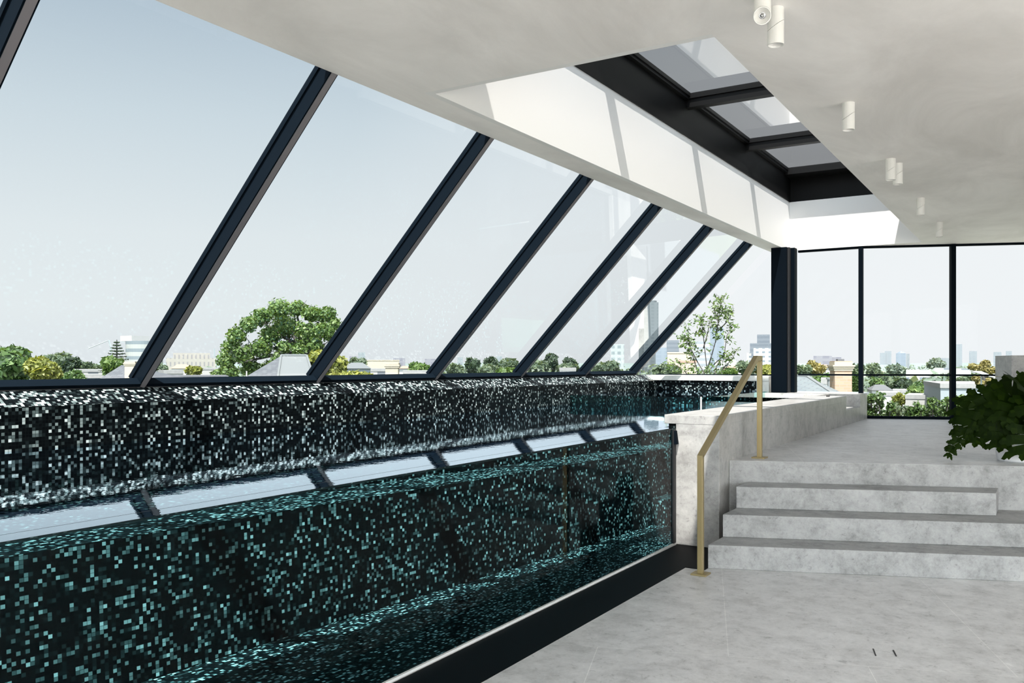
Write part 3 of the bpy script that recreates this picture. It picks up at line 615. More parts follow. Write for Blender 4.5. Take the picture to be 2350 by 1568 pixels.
# ------------------------------------------------------------------ potted philodendron
rng = random.Random(7)
pc = at(2338, 7.10, z=UF)
pl = thing('potted_plant', (pc.x, pc.y, UF), 'dark green lobed-leaf plant in a white pot at the top of the steps', 'plant')
MB().lathe((pc.x, pc.y, UF), [(0, .0), (.145, .0), (.158, .01), (.175, .13), (.192, .26), (.182, .26), (.176, .225), (0.0001, .225)], 48).build('pot', 'pot_white', pl, smooth=True)
MB().lathe((pc.x, pc.y, UF), [(.178, .228), (.09, .236), (.0001, .238)], 32).build('soil', 'soil', pl, smooth=True)
def lobed_leaf(base, dirv, up, Lf, Wf, droop, curl, seed, nl=3):
    r = random.Random(seed); q = MB(); Lf *= 1.12
    side = dirv.cross(up).normalized(); upn = side.cross(dirv).normalized(); Wd = Wf*1.9
    def P(t, s_):                                    # blade surface: along the midrib t, sideways s_ in metres
        return base + dirv*(Lf*t) + side*s_ + upn*(-droop*t*t*Lf - curl*abs(s_)**1.3*1.6 + .010*min(1, abs(s_)/.02) - .008)
    lens = [.85, 1.0, .72]
    for sg in (-1, 1):
        for i in range(nl):
            t0 = .02 + .80*i/nl; t1 = t0 + .80/nl; tm = (t0+t1)/2; ln = lens[i]*Wd*r.uniform(.85, 1.1); sw = (-.06 + .13*i)*1.0 + r.uniform(-.03, .03)
            w_ = .80/nl*.58
            o = [(t0, 0), (t0+.004+sw*.25, .40*ln), (tm-w_*.92+sw*.45, .56*ln), (tm-w_*1.02+sw*.65, .68*ln), (tm-w_*.45+sw*.72, .74*ln), (tm-w_*.55+sw*.9, .86*ln), (tm+sw*1.25+.03, 1.0*ln),
                 (tm+w_*.75+sw*.98, .84*ln), (tm+w_*.62+sw*.8, .73*ln), (tm+w_*1.15+sw*.65, .64*ln), (tm+w_*1.0+sw*.42, .54*ln), (t1+.004+sw*.25, .40*ln), (t1, 0)]
            mid = [(t0+(t1-t0)*.5, 0), (tm+sw*.3, .40*ln), (tm+sw*.5, .50*ln), (tm+sw*.7, .70*ln), (tm+sw*.95, .86*ln)]
            f_ = lambda ps: q.poly([P(t, sg*s_) for t, s_ in (ps if sg > 0 else list(reversed(ps)))])
            f_([o[0], o[1], mid[1], mid[0]]); f_([o[1], o[2], mid[2], mid[1]]); f_([o[2], o[3], o[4], mid[3], mid[2]]); f_([o[4], o[5], mid[4], mid[3]]); f_([o[5], o[6], mid[4]])
            f_([mid[4], o[6], o[7]]); f_([mid[3], mid[4], o[7], o[8]]); f_([mid[2], mid[3], o[8], o[9], o[10]]); f_([mid[1], mid[2], o[10], o[11]]); f_([mid[0], mid[1], o[11], o[12]])
        ps = [(.82, 0), (.84, .24*Wd), (.88, .16*Wd), (.93, .17*Wd), (1.03, 0)]
        q.poly([P(t, sg*s_) for t, s_ in (ps if sg > 0 else list(reversed(ps)))])
    return q
def add_leaf(o_, d_off, Lf, Wf, hang, face, seed):
    """leaf centred at o_ = (right, up) metres from the pot's foot; hang = how far the tip points down; face = tilt of the blade towards the room"""
    b0 = Vector((pc.x, pc.y, UF+.23)) + RV*rng.uniform(-.05, .05) + FV*rng.uniform(-.05, .05)
    mid = Vector((pc.x, pc.y, UF)) + RV*o_[0] + FV*d_off + Vector((0, 0, o_[1]))
    out = mid-b0; out.z = 0; out = out.normalized() if out.length > .05 else (-FV+RV*rng.uniform(-.6, .6)).normalized()
    dv = (out*cos(hang) + Vector((0, 0, -sin(hang)))).normalized()
    st = mid - dv*Lf*.5
    upv = (Vector((0, 0, 1))*(1-face) - FV*face + RV*rng.uniform(-.25, .25) + out*sin(hang)*.5).normalized()
    lf = lobed_leaf(st, dv, upv, Lf, Wf, .25, .25, seed)
    lo = lf.build('leaf', 'leaf_plant', pl, smooth=False)
    m1 = b0.lerp(st, .5) + Vector((0, 0, .06))
    MB().tube([b0, b0.lerp(m1, .5)+Vector((0, 0, .03)), m1, m1.lerp(st, .5)+Vector((0, 0, .02)), st], [.006, .006, .005, .0045, .004], 6).build('petiole', 'stem', lo)
LEAVES = [((-.24, .50), -.05, .28, .10, .3, .7), ((-.38, .43), .05, .26, .09, .7, .7), ((-.09, .57), .05, .30, .11, .1, .65), ((.03, .60), -.06, .30, .11, -.2, .7), ((.15, .56), 0, .28, .11, .1, .7), ((.28, .50), -.05, .28, .11, .4, .65),
 ((-.46, .31), -.02, .22, .075, 1.15, .7), ((-.31, .31), -.12, .26, .10, 1.15, .8), ((-.15, .43), -.16, .26, .11, .8, .75), ((.01, .44), -.22, .26, .11, .9, .75), ((.14, .42), -.2, .26, .11, .9, .75), ((.28, .34), -.15, .26, .11, 1.0, .7),
 ((-.10, .18), -.27, .25, .10, 1.4, .9), ((-.22, .20), -.16, .20, .085, 1.4, .85), ((-.37, .21), -.06, .17, .07, 1.3, .8), ((-.06, .50), .12, .28, .10, .4, .6), ((-.12, .33), -.1, .24, .11, 1.1, .8), ((.04, .33), -.18, .24, .11, 1.1, .8),
 ((-.49, .20), -.02, .14, .045, 1.2, .7), ((-.535, .13), -.02, .12, .035, 1.0, .7), ((-.57, .07), -.02, .10, .028, 1.1, .7), ((-.26, .38), .06, .24, .09, .8, .6)]
for i, (o_, dof, lf, wf, hg, fc) in enumerate(LEAVES): add_leaf((o_[0], o_[1]+.015), dof, lf, wf, hg, fc, 100+i)

# ------------------------------------------------------------------ vegetation helpers
def leaf_quads(q, c, n, rad, size, r, flat=1.0, shell=.55, up=.3):
    for _ in range(n):
        while True:
            v = Vector((r.uniform(-1, 1), r.uniform(-1, 1), r.uniform(-1, 1)))
            if 0.05 < v.length < 1: break
        k = shell + (1-shell)*r.random(); v = v.normalized()*k
        p = Vector(c) + Vector((v.x*rad[0], v.y*rad[1], v.z*rad[2]))
        nrm = (v + Vector((r.uniform(-1, 1), r.uniform(-1, 1), r.uniform(-1, 1)+up))*.9).normalized()
        a = nrm.cross(Vector((r.uniform(-1, 1), r.uniform(-1, 1), r.uniform(-1, 1)))).normalized(); b = nrm.cross(a)
        s = size*r.uniform(.6, 1.25)
        q.poly([p-a*s, p-b*s*.55, p+a*s, p+b*s*.55])
def crown(q, c, W, H, r, lobes, n, size, shell=.5):
    for i in range(lobes):
        t = 2*pi*i/lobes + r.uniform(-.4, .4); e = r.uniform(-.6, 1)
        k = r.uniform(.45, .72)
        cc = Vector((c[0]+cos(t)*W*.5*k*math.sqrt(max(0.1, 1-e*e*.6)), c[1]+sin(t)*W*.5*k*math.sqrt(max(.1, 1-e*e*.6)), c[2]+e*H*.32))
        rr = r.uniform(.36, .5)
        leaf_quads(q, cc, n//lobes, (W*.5*rr, W*.5*rr, H*.5*rr), size, r, shell=shell)
    leaf_quads(q, c, n//5, (W*.36, W*.36, H*.40), size, r, shell=.8)
GZ = -12.0
def tree(name, x0, x1, yt, yb, d, mt, label, n=1400, size=None, seed=1, lobes=9, group=None, cat='tree', trunk=True):
    r = random.Random(seed); cpx = (x0+x1)/2; W = (x1-x0)*d/F_PX
    top = at(cpx, d, yt).z; bot = at(cpx, d, yb).z; H = top-bot; c = at(cpx, d, z=(top+bot)/2)
    t = thing(name, (c.x, c.y, GZ), label, cat, group)
    q = MB(); crown(q, c, W, H, r, lobes, n, size or W*.035, .45); q.build('foliage', mt, t)
    if trunk:
        q = MB(); q.tube([(c.x, c.y, GZ), (c.x+.2, c.y, bot), (c.x, c.y, c.z)], [W*.035+.1, W*.03+.06, .05], 8)
        for i in range(5):
            a = 2*pi*i/5+r.random(); q.tube([(c.x, c.y, bot-.05*H), (c.x+cos(a)*W*.2, c.y+sin(a)*W*.2, c.z), (c.x+cos(a)*W*.35, c.y+sin(a)*W*.35, c.z+H*.2)], [W*.018+.02, W*.01+.02, .02], 5)
        q.build('trunk', 'bark', t)
    return t
def building(name, x0, x1, yt, d, mt, label, depth=None, rot=0.0, roof=None, group=None, cat='building', yb=None, extra=None):
    cpx = (x0+x1)/2; W = (x1-x0)*d/F_PX; D = depth or W*.7; c = at(cpx, d, yt); top = c.z; zb = GZ if yb is None else at(cpx, d, yb).z
    t = thing(name, (c.x, c.y, zb), label, cat, group)
    view = Vector((c.x, c.y, 0)).normalized(); ux = Vector((view.y, -view.x, 0)); ux = Matrix.Rotation(rot, 3, 'Z') @ ux; uy = Vector((-ux.y, ux.x, 0))
    Wx = W/(abs(cos(rot))+abs(sin(rot))*D/W)*1.0
    cc = c + uy*(D/2); cc.z = (top+zb)/2
    q = MB(); q.obox(cc, ux, uy, Vector((0, 0, 1)), Wx/2, D/2, (top-zb)/2); q.build('walls', mt, t)
    if roof == 'hip':
        rh = W*.22; q = MB(); B = [cc+ux*sx*Wx*.54+uy*sy*D*.54 for sx, sy in ((-1, -1), (1, -1), (1, 1), (-1, 1))]
        for p in B: p.z = top
        r1 = cc-ux*Wx*.22; r2 = cc+ux*Wx*.22; r1.z = r2.z = top+rh
        q.poly([B[0], B[1], r2, r1]); q.poly([B[1], B[2], r2]); q.poly([B[2], B[3], r1, r2]); q.poly([B[3], B[0], r1]); q.poly([B[3], B[2], B[1], B[0]])
        q.build('roof', extra or 'roof_dark', t)
    elif roof == 'flat':
        q = MB(); k = cc.copy(); k.z = top+.15; q.obox(k, ux, uy, Vector((0, 0, 1)), Wx*.51, D*.51, .2); q.build('roof', extra or 'roof_flat', t)
    elif roof == 'plant':
        q = MB(); k = cc.copy(); k.z = top+W*.04; q.obox(k, ux, uy, Vector((0, 0, 1)), Wx*.25, D*.25, W*.04); q.build('roof_plant_room', mt, t)
    return t, c, ux, uy

# ground and hills
g = MB().poly([(-5000, -300, GZ), (4000, -300, GZ), (4000, 7000, GZ), (-5000, 7000, GZ)]).build('ground', 'ground'); g['kind'] = 'structure'
r = random.Random(3); q = MB()
for (d, base, amp) in ((1500, 839, 5), (2600, 834, 4)):
    pts = [(x, base-amp*(noise.noise(Vector((x*.006, d*.01, 0)))+.5*noise.noise(Vector((x*.03, d*.01, 2))))) for x in range(-100, 2600, 20)]
    for (xa, ya), (xb, yb) in zip(pts[:-1], pts[1:]):
        A, B = at(xa, d, ya), at(xb, d, yb); A2, B2 = at(xa, d+500, ya), at(xb, d+500, yb)
        q.poly([(A.x, A.y, GZ), (B.x, B.y, GZ), B, A]); q.poly([A, B, (B2.x, B2.y, GZ), (A2.x, A2.y, GZ)])
hl = q.build('distant_hills', 'hill'); hl['kind'] = 'structure'

# ------------------------------------------------------------------ the view left to right
tree('tree', -60, 75, 798, 890, 62, 'leaf_green', 'bushy green tree at the far left edge, taller than the yellow one', 3600, .35, 11, 12)
tree('tree', 62, 140, 822, 888, 55, 'leaf_yellow', 'yellow-green tree between the tall green tree and the low roofs', 2600, .30, 12, 9)
tree('tree', 100, 165, 809, 870, 150, 'leaf_mid', 'hazy green round tree behind the yellow-green one', 1500, .7, 13, 7)
tree('tree', 135, 186, 817, 875, 140, 'leaf_dark', 'dark grey-green tree right of the hazy green one', 1300, .6, 14, 6)
tree('tree', 140, 195, 853, 884, 80, 'leaf_green', 'low green bushy tree in front of the flat white roof', 1200, .4, 15, 6)
tree('tree', 182, 232, 834, 858, 170, 'leaf_mid', 'small rounded tree above the white house with two windows', 900, .7, 16, 5)
tree('tree', 232, 292, 821, 880, 90, 'leaf_bright', 'green bushy tree at the foot of the layered pine', 2000, .45, 17, 8)
building('house', 172, 232, 853, 130, 'fac_house', 'white flat house left of the slate pyramid roof', 8, 0, 'flat')
building('house', 176, 240, 867, 95, 'render_grey', 'grey flat roof in front of the white house', 6, 0, 'flat')
# layered pine
t = thing('pine_tree', tuple(at(265, 105, z=GZ)), 'tall layered pine with sparse horizontal branches in front of the curved tower', 'tree')
r = random.Random(5); q = MB(); q2 = MB(); c = at(268, 105, 780)
q2.tube([(c.x, c.y, GZ), (c.x, c.y, c.z)], [.35, .06], 8)
for k in range(11):
    z = c.z-.35-k*.36; R_ = .25+k*.17
    for a in range(9):
        t_ = a*2*pi/9+k*.4; e_ = Vector((c.x+cos(t_)*R_, c.y+sin(t_)*R_, z+.12*R_)); q2.tube([(c.x, c.y, z), e_], [.04, .02], 4)
        for m_ in range(9): s_ = .3+.7*m_/8; leaf_quads(q, Vector((c.x, c.y, z)).lerp(e_, s_), 3, (.12, .12, .06), .10, r)
q.build('foliage', 'leaf_dark', t); q2.build('trunk', 'bark', t)
# curved office tower
d = 480; c = at(310, d, 783); Wr = 40*d/F_PX
t = thing('office_tower', (c.x, c.y, GZ), 'curved white office tower with banded balconies behind the layered pine', 'building')
MB().lathe((c.x, c.y+Wr*.6, GZ), [(Wr, 0), (Wr, c.z-GZ), (0, c.z-GZ)], 40).build('walls', 'fac_round', t)
pr = at(289, d, 771); MB().box(pr.x-4.6, pr.x+5.6, c.y-3, c.y+8, c.z, pr.z).build('roof_plant_room', 'render_white', t)
t = thing('tower_crane', tuple(at(255, 600, z=GZ)), 'thin grey tower crane left of the layered pine', 'crane')
a, b = at(255, 600, 800), at(250, 600, 781); MB().tube([(a.x, a.y, GZ), a, b], .6, 5).build('mast', 'crane_grey', t); MB().tube([b, at(203, 600, 800)], .3, 5).build('jib', 'crane_grey', t)
# slate pyramid roof + chimney left
def pyramid(px, ya, xl, xr, yb, d, mt, label, depth):
    ap = at(px, d+depth/2, ya); L_, R_ = at(xl, d, yb), at(xr, d, yb); back = FV*depth
    t = thing('house', (ap.x, ap.y, GZ), label, 'building')
    q = MB(); B = [L_, R_, R_+back, L_+back]
    for i in range(4): q.poly([B[i], B[(i+1) % 4], ap])
    q.build('roof', mt, t)
    q = MB(); q.hexa([(p.x, p.y, GZ) for p in B]+[(p.x, p.y, L_.z-.02) for p in B]); q.build('walls', 'cream_render', t); return t
pyramid(279, 838, 205, 395, 884, 38, 'slate', 'house with slate pyramid roof crossed by the first mullion', 5)
def chimney(x0, x1, yt, d, mt, label, cap=True):
    c = at((x0+x1)/2, d, yt); W = (x1-x0)*d/F_PX/2
    t = thing('chimney', (c.x, c.y, GZ+9), label, 'chimney')
    MB().obox((c.x, c.y, (c.z+GZ+9)/2), RV, FV, Vector((0, 0, 1)), W, W*.8, (c.z-GZ-9)/2).build('stack', mt, t)
    if cap:
        q = MB(); h = W*.35
        for i, k in enumerate((1.12, 1.24, 1.15)): q.obox((c.x, c.y, c.z-h*.5-(i*h*.7)), RV, FV, Vector((0, 0, 1)), W*k, W*.8*k, h*.32)
        q.build('cornice', mt, t)
    return t, c, W
chimney(290, 313, 830, 33, 'cream_render', 'cream rendered chimney beside the slate pyramid roof')
# civic building
t, c, ux, uy = building('civic_building', 385, 492, 822, 700, 'fac_civic', 'wide cream colonnaded building on the skyline left of the big tree', 30)
q = MB(); k = at(440, 712, 817); q.obox(k, ux, uy, Vector((0, 0, 1)), 14, 8, 2.2); q.build('attic', 'fac_civic', t)
t = thing('tower_crane', tuple(at(494, 900, z=GZ)), 'thin crane mast just right of the cream colonnaded building', 'crane')
MB().tube([at(494, 900, z=GZ), at(492, 900, 800)], .7, 5).build('mast', 'crane_grey', t)
building('house', 372, 425, 857, 100, 'fac_house', 'white boxy house with dark windows below the civic building', 7, .1, 'flat')
building('house', 455, 505, 848, 160, 'fac_house', 'white house half hidden by the left side of the big tree', 9, -.1, 'flat')
building('house', 395, 440, 846, 260, 'render_white', 'pale roofs between the white houses and the colonnaded building', 10, 0, 'hip', extra='terracotta')
building('house', 340, 520, 863, 50, 'slate', 'long low slate roof line left of the metal hipped roof', 5, 0)
tree('tree', 424, 466, 841, 868, 130, 'leaf_yellow', 'small yellow-green tree among the white houses', 900, .4, 21, 5)
tree('tree', 345, 385, 835, 850, 300, 'leaf_mid', 'low hazy trees right of the first mullion', 500, 1.0, 22, 4, trunk=False)
# big tree
r = random.Random(42); d = 78; t = thing('oak_tree', tuple(at(700, d, z=GZ)), 'large spreading green tree rising well above the rooftops', 'tree')
q = MB(); S = d/F_PX
lob = [(640, 712, 34), (600, 728, 30), (572, 745, 24), (545, 770, 26), (530, 800, 26), (520, 830, 26), (560, 815, 32), (600, 800, 30), (575, 850, 30), (620, 850, 26), (520, 855, 28), (680, 708, 26), (715, 722, 28), (750, 722, 28), (765, 745, 20), (745, 760, 30), (700, 765, 34), (660, 750, 36), (620, 765, 30), (720, 795, 28), (690, 800, 22), (650, 800, 22), (757, 770, 16), (500, 862, 16), (640, 830, 26), (735, 818, 18)]
for (x, y, rr) in lob:
    for dd in (-2.2, 0, 2.2):
        c = at(x+r.uniform(-6, 6), d+dd+r.uniform(-1, 1), y+r.uniform(-6, 6)); R_ = rr*S*r.uniform(.7, 1.0)
        leaf_quads(q, c, int(12*rr), (R_, R_, R_*.85), .17, r, shell=.35)
q.build('foliage', 'leaf_bright', t)
q = MB(); b0 = at(706, d, z=GZ); b1 = at(704, d, 850); b2 = at(698, d, 822); q.tube([b0, b1, b2], [.7, .5, .42], 10)
for (x, y, dd) in ((640, 725, 1), (600, 740, -1), (560, 800, 1), (680, 715, -1.5), (745, 735, 1), (760, 760, 0), (720, 720, .5), (545, 835, -1), (650, 770, 2), (740, 800, -1)):
    e_ = at(x, d+dd, y); m_ = b2.lerp(e_, .45)+Vector((0, 0, .5)); q.tube([b2, m_, e_], [.24, .15, .04], 6)
    for s_ in range(4): k = m_.lerp(e_, .3+.2*s_); q.tube([k, k+Vector((r.uniform(-1.2, 1.2), r.uniform(-1, 1), r.uniform(.2, 1.2)))], [.06, .015], 4)
q.build('trunk', 'bark', t)
# slate roof with pale metal hip
d = 43; A, B = at(645, d+3, 817), at(704, d+3, 817); Ls, Ms, Rs = at(552, d, 872), at(636, d-1.2, 878), at(722, d-.8, 878)
t = thing('house', (A.x, A.y, GZ), 'grey slate hipped roof with a pale metal slope below the big tree', 'building')
MB().poly([Ls, Ms, A]).poly([A, B, at(712, d+6, 872), at(560, d+6, 872)]).poly([B, Rs, at(735, d+5, 872)]).build('roof', 'slate', t)
MB().poly([Ms, Rs, B, A]).build('metal_slope', 'roof_metal', t)
MB().beam(A+Vector((0, 0, .05)), B+Vector((0, 0, .05)), .12, .08).beam(A+Vector((0, 0, .03)), Ms+Vector((0, 0, .03)), .1, .06).beam(B+Vector((0, 0, .03)), Rs+Vector((0, 0, .03)), .1, .06).build('ridge_cap', 'roof_metal', t)
q = MB(); q.hexa([(p.x, p.y, GZ) for p in (Ls, Ms, Rs, at(720, d+5, 872))]+[(p.x, p.y, Ms.z-.1) for p in (Ls, Ms, Rs, at(720, d+5, 872))]); q.build('walls', 'cream_render', t)
tag(MB().tube([at(566, 42, z=-3), at(566, 42, 852)], .035, 8).build('roof_vent_pipe', 'render_white'), 'short white vent pipe left of the slate hipped roof', 'pipe')
tree('tree', 700, 802, 800, 895, 47, 'leaf_yellow', 'light yellow-green tree behind the second mullion', 3200, .20, 31, 12)
tree('tree', 775, 850, 847, 890, 40, 'leaf_yellow', 'low yellow-green treetop in front of the grey hipped roof', 900, .18, 32, 7)
building('house', 788, 850, 846, 58, 'render_grey', 'pale grey hipped roof right of the second mullion', 5, 0, 'hip', extra='roof_metal')
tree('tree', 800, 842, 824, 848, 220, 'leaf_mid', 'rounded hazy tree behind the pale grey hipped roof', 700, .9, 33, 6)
building('office_block', 838, 916, 828, 420, 'cream_render', 'long cream block with flat roof behind the cream chimney', 20, 0, 'flat', extra='cream_render')
building('office_block', 902, 930, 822, 900, 'fac_mauve', 'dark grey distant block right above the cream chimney', 20)
building('office_block', 802, 822, 818, 1100, 'fac_mauve', 'dark grey distant block left of the pale slab tower', 20)
building('tower', 822, 838, 809, 1500, 'fac_far_haze', 'pale slab tower left of the cream block', 20)
building('office_block', 975, 1003, 824, 700, 'fac_mauve', 'dark low block touching the third mullion', 20)
chimney(886, 915, 833, 52, 'cream_render', 'cream chimney with moulded top between the second and third mullions')
building('house', 916, 942, 846, 180, 'render_white', 'house with terracotta roof right of the cream chimney', 9, 0, 'hip', extra='terracotta')
building('house', 842, 890, 852, 120, 'fac_house', 'low white house left of the cream chimney', 7, 0, 'flat')
building('house', 925, 985, 857, 110, 'render_white', 'long low white roof left of the third mullion', 7, 0, 'flat')
tree('tree', 934, 986, 833, 862, 150, 'leaf_bright', 'bright green tree left of the third mullion', 1100, .6, 34, 7)
# bay right of third mullion
tree('tree', 1066, 1102, 823, 862, 160, 'leaf_dark', 'dark umbrella-shaped tree right of the third mullion', 1000, .6, 41, 7)
tree('tree', 1112, 1146, 819, 850, 190, 'leaf_dark', 'dark domed tree standing behind the pale bushy ones', 800, .7, 42, 5)
tree('tree', 1140, 1196, 824, 862, 170, 'leaf_mid', 'broad grey-green tree left of the fourth mullion', 1200, .7, 43, 8)
tree('tree', 1095, 1150, 834, 874, 110, 'leaf_mid', 'pale bushy tree in front of the dark domed tree', 1400, .45, 44, 8)
tree('tree', 1024, 1066, 837, 872, 130, 'leaf_mid', 'grey-green bush left of the umbrella-shaped tree', 900, .5, 45, 6)
tree('tree', 1130, 1200, 845, 880, 70, 'leaf_bright', 'bright green shrub top at the foot of the fourth mullion', 1200, .3, 46, 8)
building('tower', 1050, 1062, 820, 1200, 'fac_far_haze', 'small pale tower left of the umbrella-shaped tree', 15)
building('tower', 1140, 1152, 818, 1500, 'fac_far_haze', 'faint tower just right of the dark domed tree', 15)
tree('tree', 1248, 1282, 812, 862, 170, 'leaf_dark', 'tall conical tree between the fourth and fifth mullions', 1100, .6, 51, 7)
tree('tree', 1292, 1324, 820, 850, 190, 'leaf_dark', 'dark round tree right of the conical tree', 800, .7, 52, 6)
tree('tree', 1210, 1262, 828, 872, 140, 'leaf_mid', 'bushy tree left of the conical tree', 1300, .55, 53, 8)
tree('tree', 1270, 1345, 832, 875, 130, 'leaf_mid', 'wide low tree below the dark round one', 1300, .5, 54, 8)
building('house', 1284, 1322, 850, 120, 'render_white', 'low white house under the dark round tree', 7, 0, 'flat')
tree('tree', 1358, 1432, 830, 875, 120, 'leaf_mid', 'broad tree below the white lattice tower', 1800, .45, 55, 9)
building('tower', 1402, 1432, 790, 600, 'fac_lattice', 'white tower block with a square lattice of windows', 10)
building('tower', 1478, 1511, 694, 900, 'fac_tower_dark', 'tallest dark grey tower on the skyline left of the sapling', 14)
building('tower', 1466, 1482, 754, 925, 'fac_tower_dark', 'shorter dark grey tower against the left side of the tallest', 12)
tag(MB().box(at(1488, 905).x-3 if False else at(1494, 905, z=0).x-4, at(1494, 905, z=0).x+4, at(1494, 905, z=0).y, at(1494, 905, z=0).y+6, at(1494, 905, 694).z, at(1494, 905, 690).z).build('roof_plant_room', 'fac_tower_dark'), 'small plant room on the roof of the tallest dark tower', 'roof structure')
# behind the end window
building('tower', 1530, 1558, 781, 800, 'fac_tower_grey', 'grey-blue tower at the foot of the last mullion', 12)
building('office_block', 1505, 1545, 798, 850, 'fac_tower_blue', 'hazy blue-grey block left of the grey-blue tower', 12)
building('office_block', 1532, 1584, 811, 260, 'cream_render', 'cream low block with orange-toned parapet behind the sapling', 14, 0, 'flat', extra='cream_render')
building('office_block', 1556, 1598, 832, 150, 'cream_render', 'cream gabled house below the cream block', 9, 0, 'flat', extra='terracotta')
building('tower', 1594, 1628, 783, 700, 'fac_tower_pale', 'pale banded tower directly behind the sapling stems', 12)
building('tower', 1630, 1661, 752, 960, 'fac_tower_blue', 'blue glass tower right of the pale banded tower', 14)
building('office_block', 1642, 1690, 826, 400, 'fac_white', 'white office block low behind the right side of the sapling', 14)
building('office_block', 1660, 1700, 848, 220, 'render_white', 'pale terracotta-roofed house left of the brass handrail top', 12, 0, 'hip', extra='terracotta')
building('tower', 1722, 1770, 788, 700, 'fac_tower_grey', 'broad dark tower block left of the black column', 14)
building('tower', 1738, 1766, 768, 745, 'fac_tower_grey', 'taller rear part rising over the broad dark tower', 12)
building('office_block', 1730, 1768, 799, 640, 'fac_white', 'white apartment block in front of the broad dark tower', 10)
building('office_block', 1714, 1724, 810, 650, 'fac_white', 'slim white block left of the white apartment block', 10)
for i, (a, b, yt, yb, d, mt, lb) in enumerate([(1500, 1560, 836, 870, 110, 'leaf_mid', 'pale green tree at the foot of the last mullion'), (1690, 1735, 830, 862, 170, 'leaf_mid', 'round pale tree behind the top of the handrail'),
    (1735, 1785, 836, 866, 170, 'leaf_yellow', 'yellow-green tree beside the black column'), (1655, 1690, 848, 864, 130, 'leaf_bright', 'small bright green tree right of the sapling'), (1830, 1862, 836, 872, 160, 'leaf_mid', 'pale tree right of the black column'), (1850, 1890, 830, 862, 230, 'leaf_gold', 'brownish round tree left of the brick chimney'),
    (1868, 1912, 858, 885, 120, 'leaf_green', 'green tree behind the slate roof and chimney'), (1950, 1976, 858, 905, 120, 'leaf_green', 'green tree between the brick chimney and the mullion'), (1940, 1985, 838, 870, 300, 'leaf_mid', 'hazy tree right of the brick chimney top')]):
    tree('tree', a, b, yt, yb, d, mt, lb, 900, d*.004, 60+i, 7)
building('office_block', 1868, 1908, 817, 500, 'fac_mauve', 'mauve-grey slab block left of the brick chimney', 16)
building('office_block', 1908, 1930, 820, 505, 'fac_mauve', 'lower right wing of the mauve-grey slab block', 12)
building('house', 1876, 1905, 843, 260, 'render_white', 'house with pale terracotta roof below the mauve slab block', 12, 0, 'hip', extra='terracotta')
# brick chimney on the neighbouring roof
d = 27; t, c, W = chimney(1910, 1949, 829, d, 'brick', 'tall orange brick chimney with a moulded stone cornice', cap=False)
q = MB()
for k, z0, z1 in ((1.05, .02, .12), (1.30, .12, .17), (1.20, .17, .23), (1.10, .23, .30)): q.obox((c.x, c.y, c.z-(z0+z1)/2), RV, FV, Vector((0, 0, 1)), W*k, W*.8*k, (z1-z0)/2)
q.build('cornice', 'cream_render', t); MB().obox((c.x-.02, c.y, c.z+.03), RV, FV, Vector((0, 0, 1)), W*.38, W*.3, .035).build('pot', 'roof_dark', t)
A, B = at(1822, 24, 862), at(1852, 24.5, 864); C_, D_ = at(1915, 22, 905), at(1810, 21, 915)
t = thing('house', (A.x, A.y, GZ), 'blue-grey slate roof sloping down right of the black column', 'building')
MB().poly([D_, C_, B, A]).poly([B, C_, at(1940, 26, 905)]).build('roof', 'slate_blue', t); MB().beam(A, B, .12, .06).beam(B, C_, .1, .05).build('ridge_cap', 'roof_metal', t)
MB().hexa([(D_.x, D_.y, GZ), (C_.x, C_.y, GZ), (C_.x, C_.y+2, GZ), (D_.x, D_.y+2, GZ), (D_.x, D_.y, D_.z-.1), (C_.x, C_.y, C_.z-.1), (C_.x, C_.y+2, C_.z-.1), (D_.x, D_.y+2, D_.z-.1)]).build('walls', 'cream_render', t)
tag(MB().tube([at(1903, 40, z=-2), at(1903, 40, 870)], .09, 10).tube([at(1903, 40, 871), at(1903, 40, 867)], .14, 10).build('roof_flue', 'roof_metal'), 'pale metal flue left of the brick chimney', 'flue')
building('house', 1885, 1912, 880, 60, 'render_white', 'white-edged roof between the slate roof and the brick chimney', 4, 0, 'flat')
# skyline and houses behind the corner window
far = [(2020, 2032, 810), (2031, 2045, 806), (2190, 2207, 790), (2225, 2241, 806), (2281, 2297, 808), (2309, 2321, 806)]
lbs = ['faint white tower left of the peaked tower', 'faint tower joined to the white one left of the peaked tower', 'tallest faint tower right of the thick mullion', 'faint glass tower above the golden tree', 'faint greenish tower above the stone block', 'faint slim tower at the right edge above the stone block']
for (a, b, yt), lb in zip(far, lbs): building('tower', a, b, yt, 1900, 'fac_far_haze', lb, 20)
t, c, ux, uy = building('tower', 2057, 2078, 811, 1000, 'fac_tower_blue', 'pale blue tower with a peaked top in the middle pane', 12)
k = at(2067, 1006, 811); MB().lathe((k.x, k.y, k.z), [(4.5, 0), (0.01, 2.8)], 4).build('peak', 'fac_tower_blue', t)
building('office_block', 2080, 2087, 812, 1030, 'fac_far_haze', 'slim white tower right of the peaked tower', 12)
building('apartment_block', 2082, 2139, 849, 230, 'fac_white', 'white apartment block with blue windows left of the thick mullion', 12)
building('apartment_block', 2146, 2186, 845, 250, 'fac_white', 'stepped white apartment block behind the thick mullion', 12)
building('apartment_block', 2186, 2226, 846, 240, 'fac_white', 'long white apartment block left of the golden tree', 12)
building('office_block', 2160, 2200, 822, 900, 'fac_far_haze', 'pale low hall on the skyline behind the thick mullion', 30)
building('house', 1998, 2052, 896, 115, 'render_white', 'white villa with a dark hipped roof above the hedge', 7, .1, 'hip')
building('house', 2018, 2062, 908, 95, 'render_white', 'white house with pale flat roof in front of the villa', 6, 0, 'flat')
building('house', 2050, 2086, 901, 120, 'render_white', 'low white house right of the dark-roofed villa', 6, 0, 'flat')
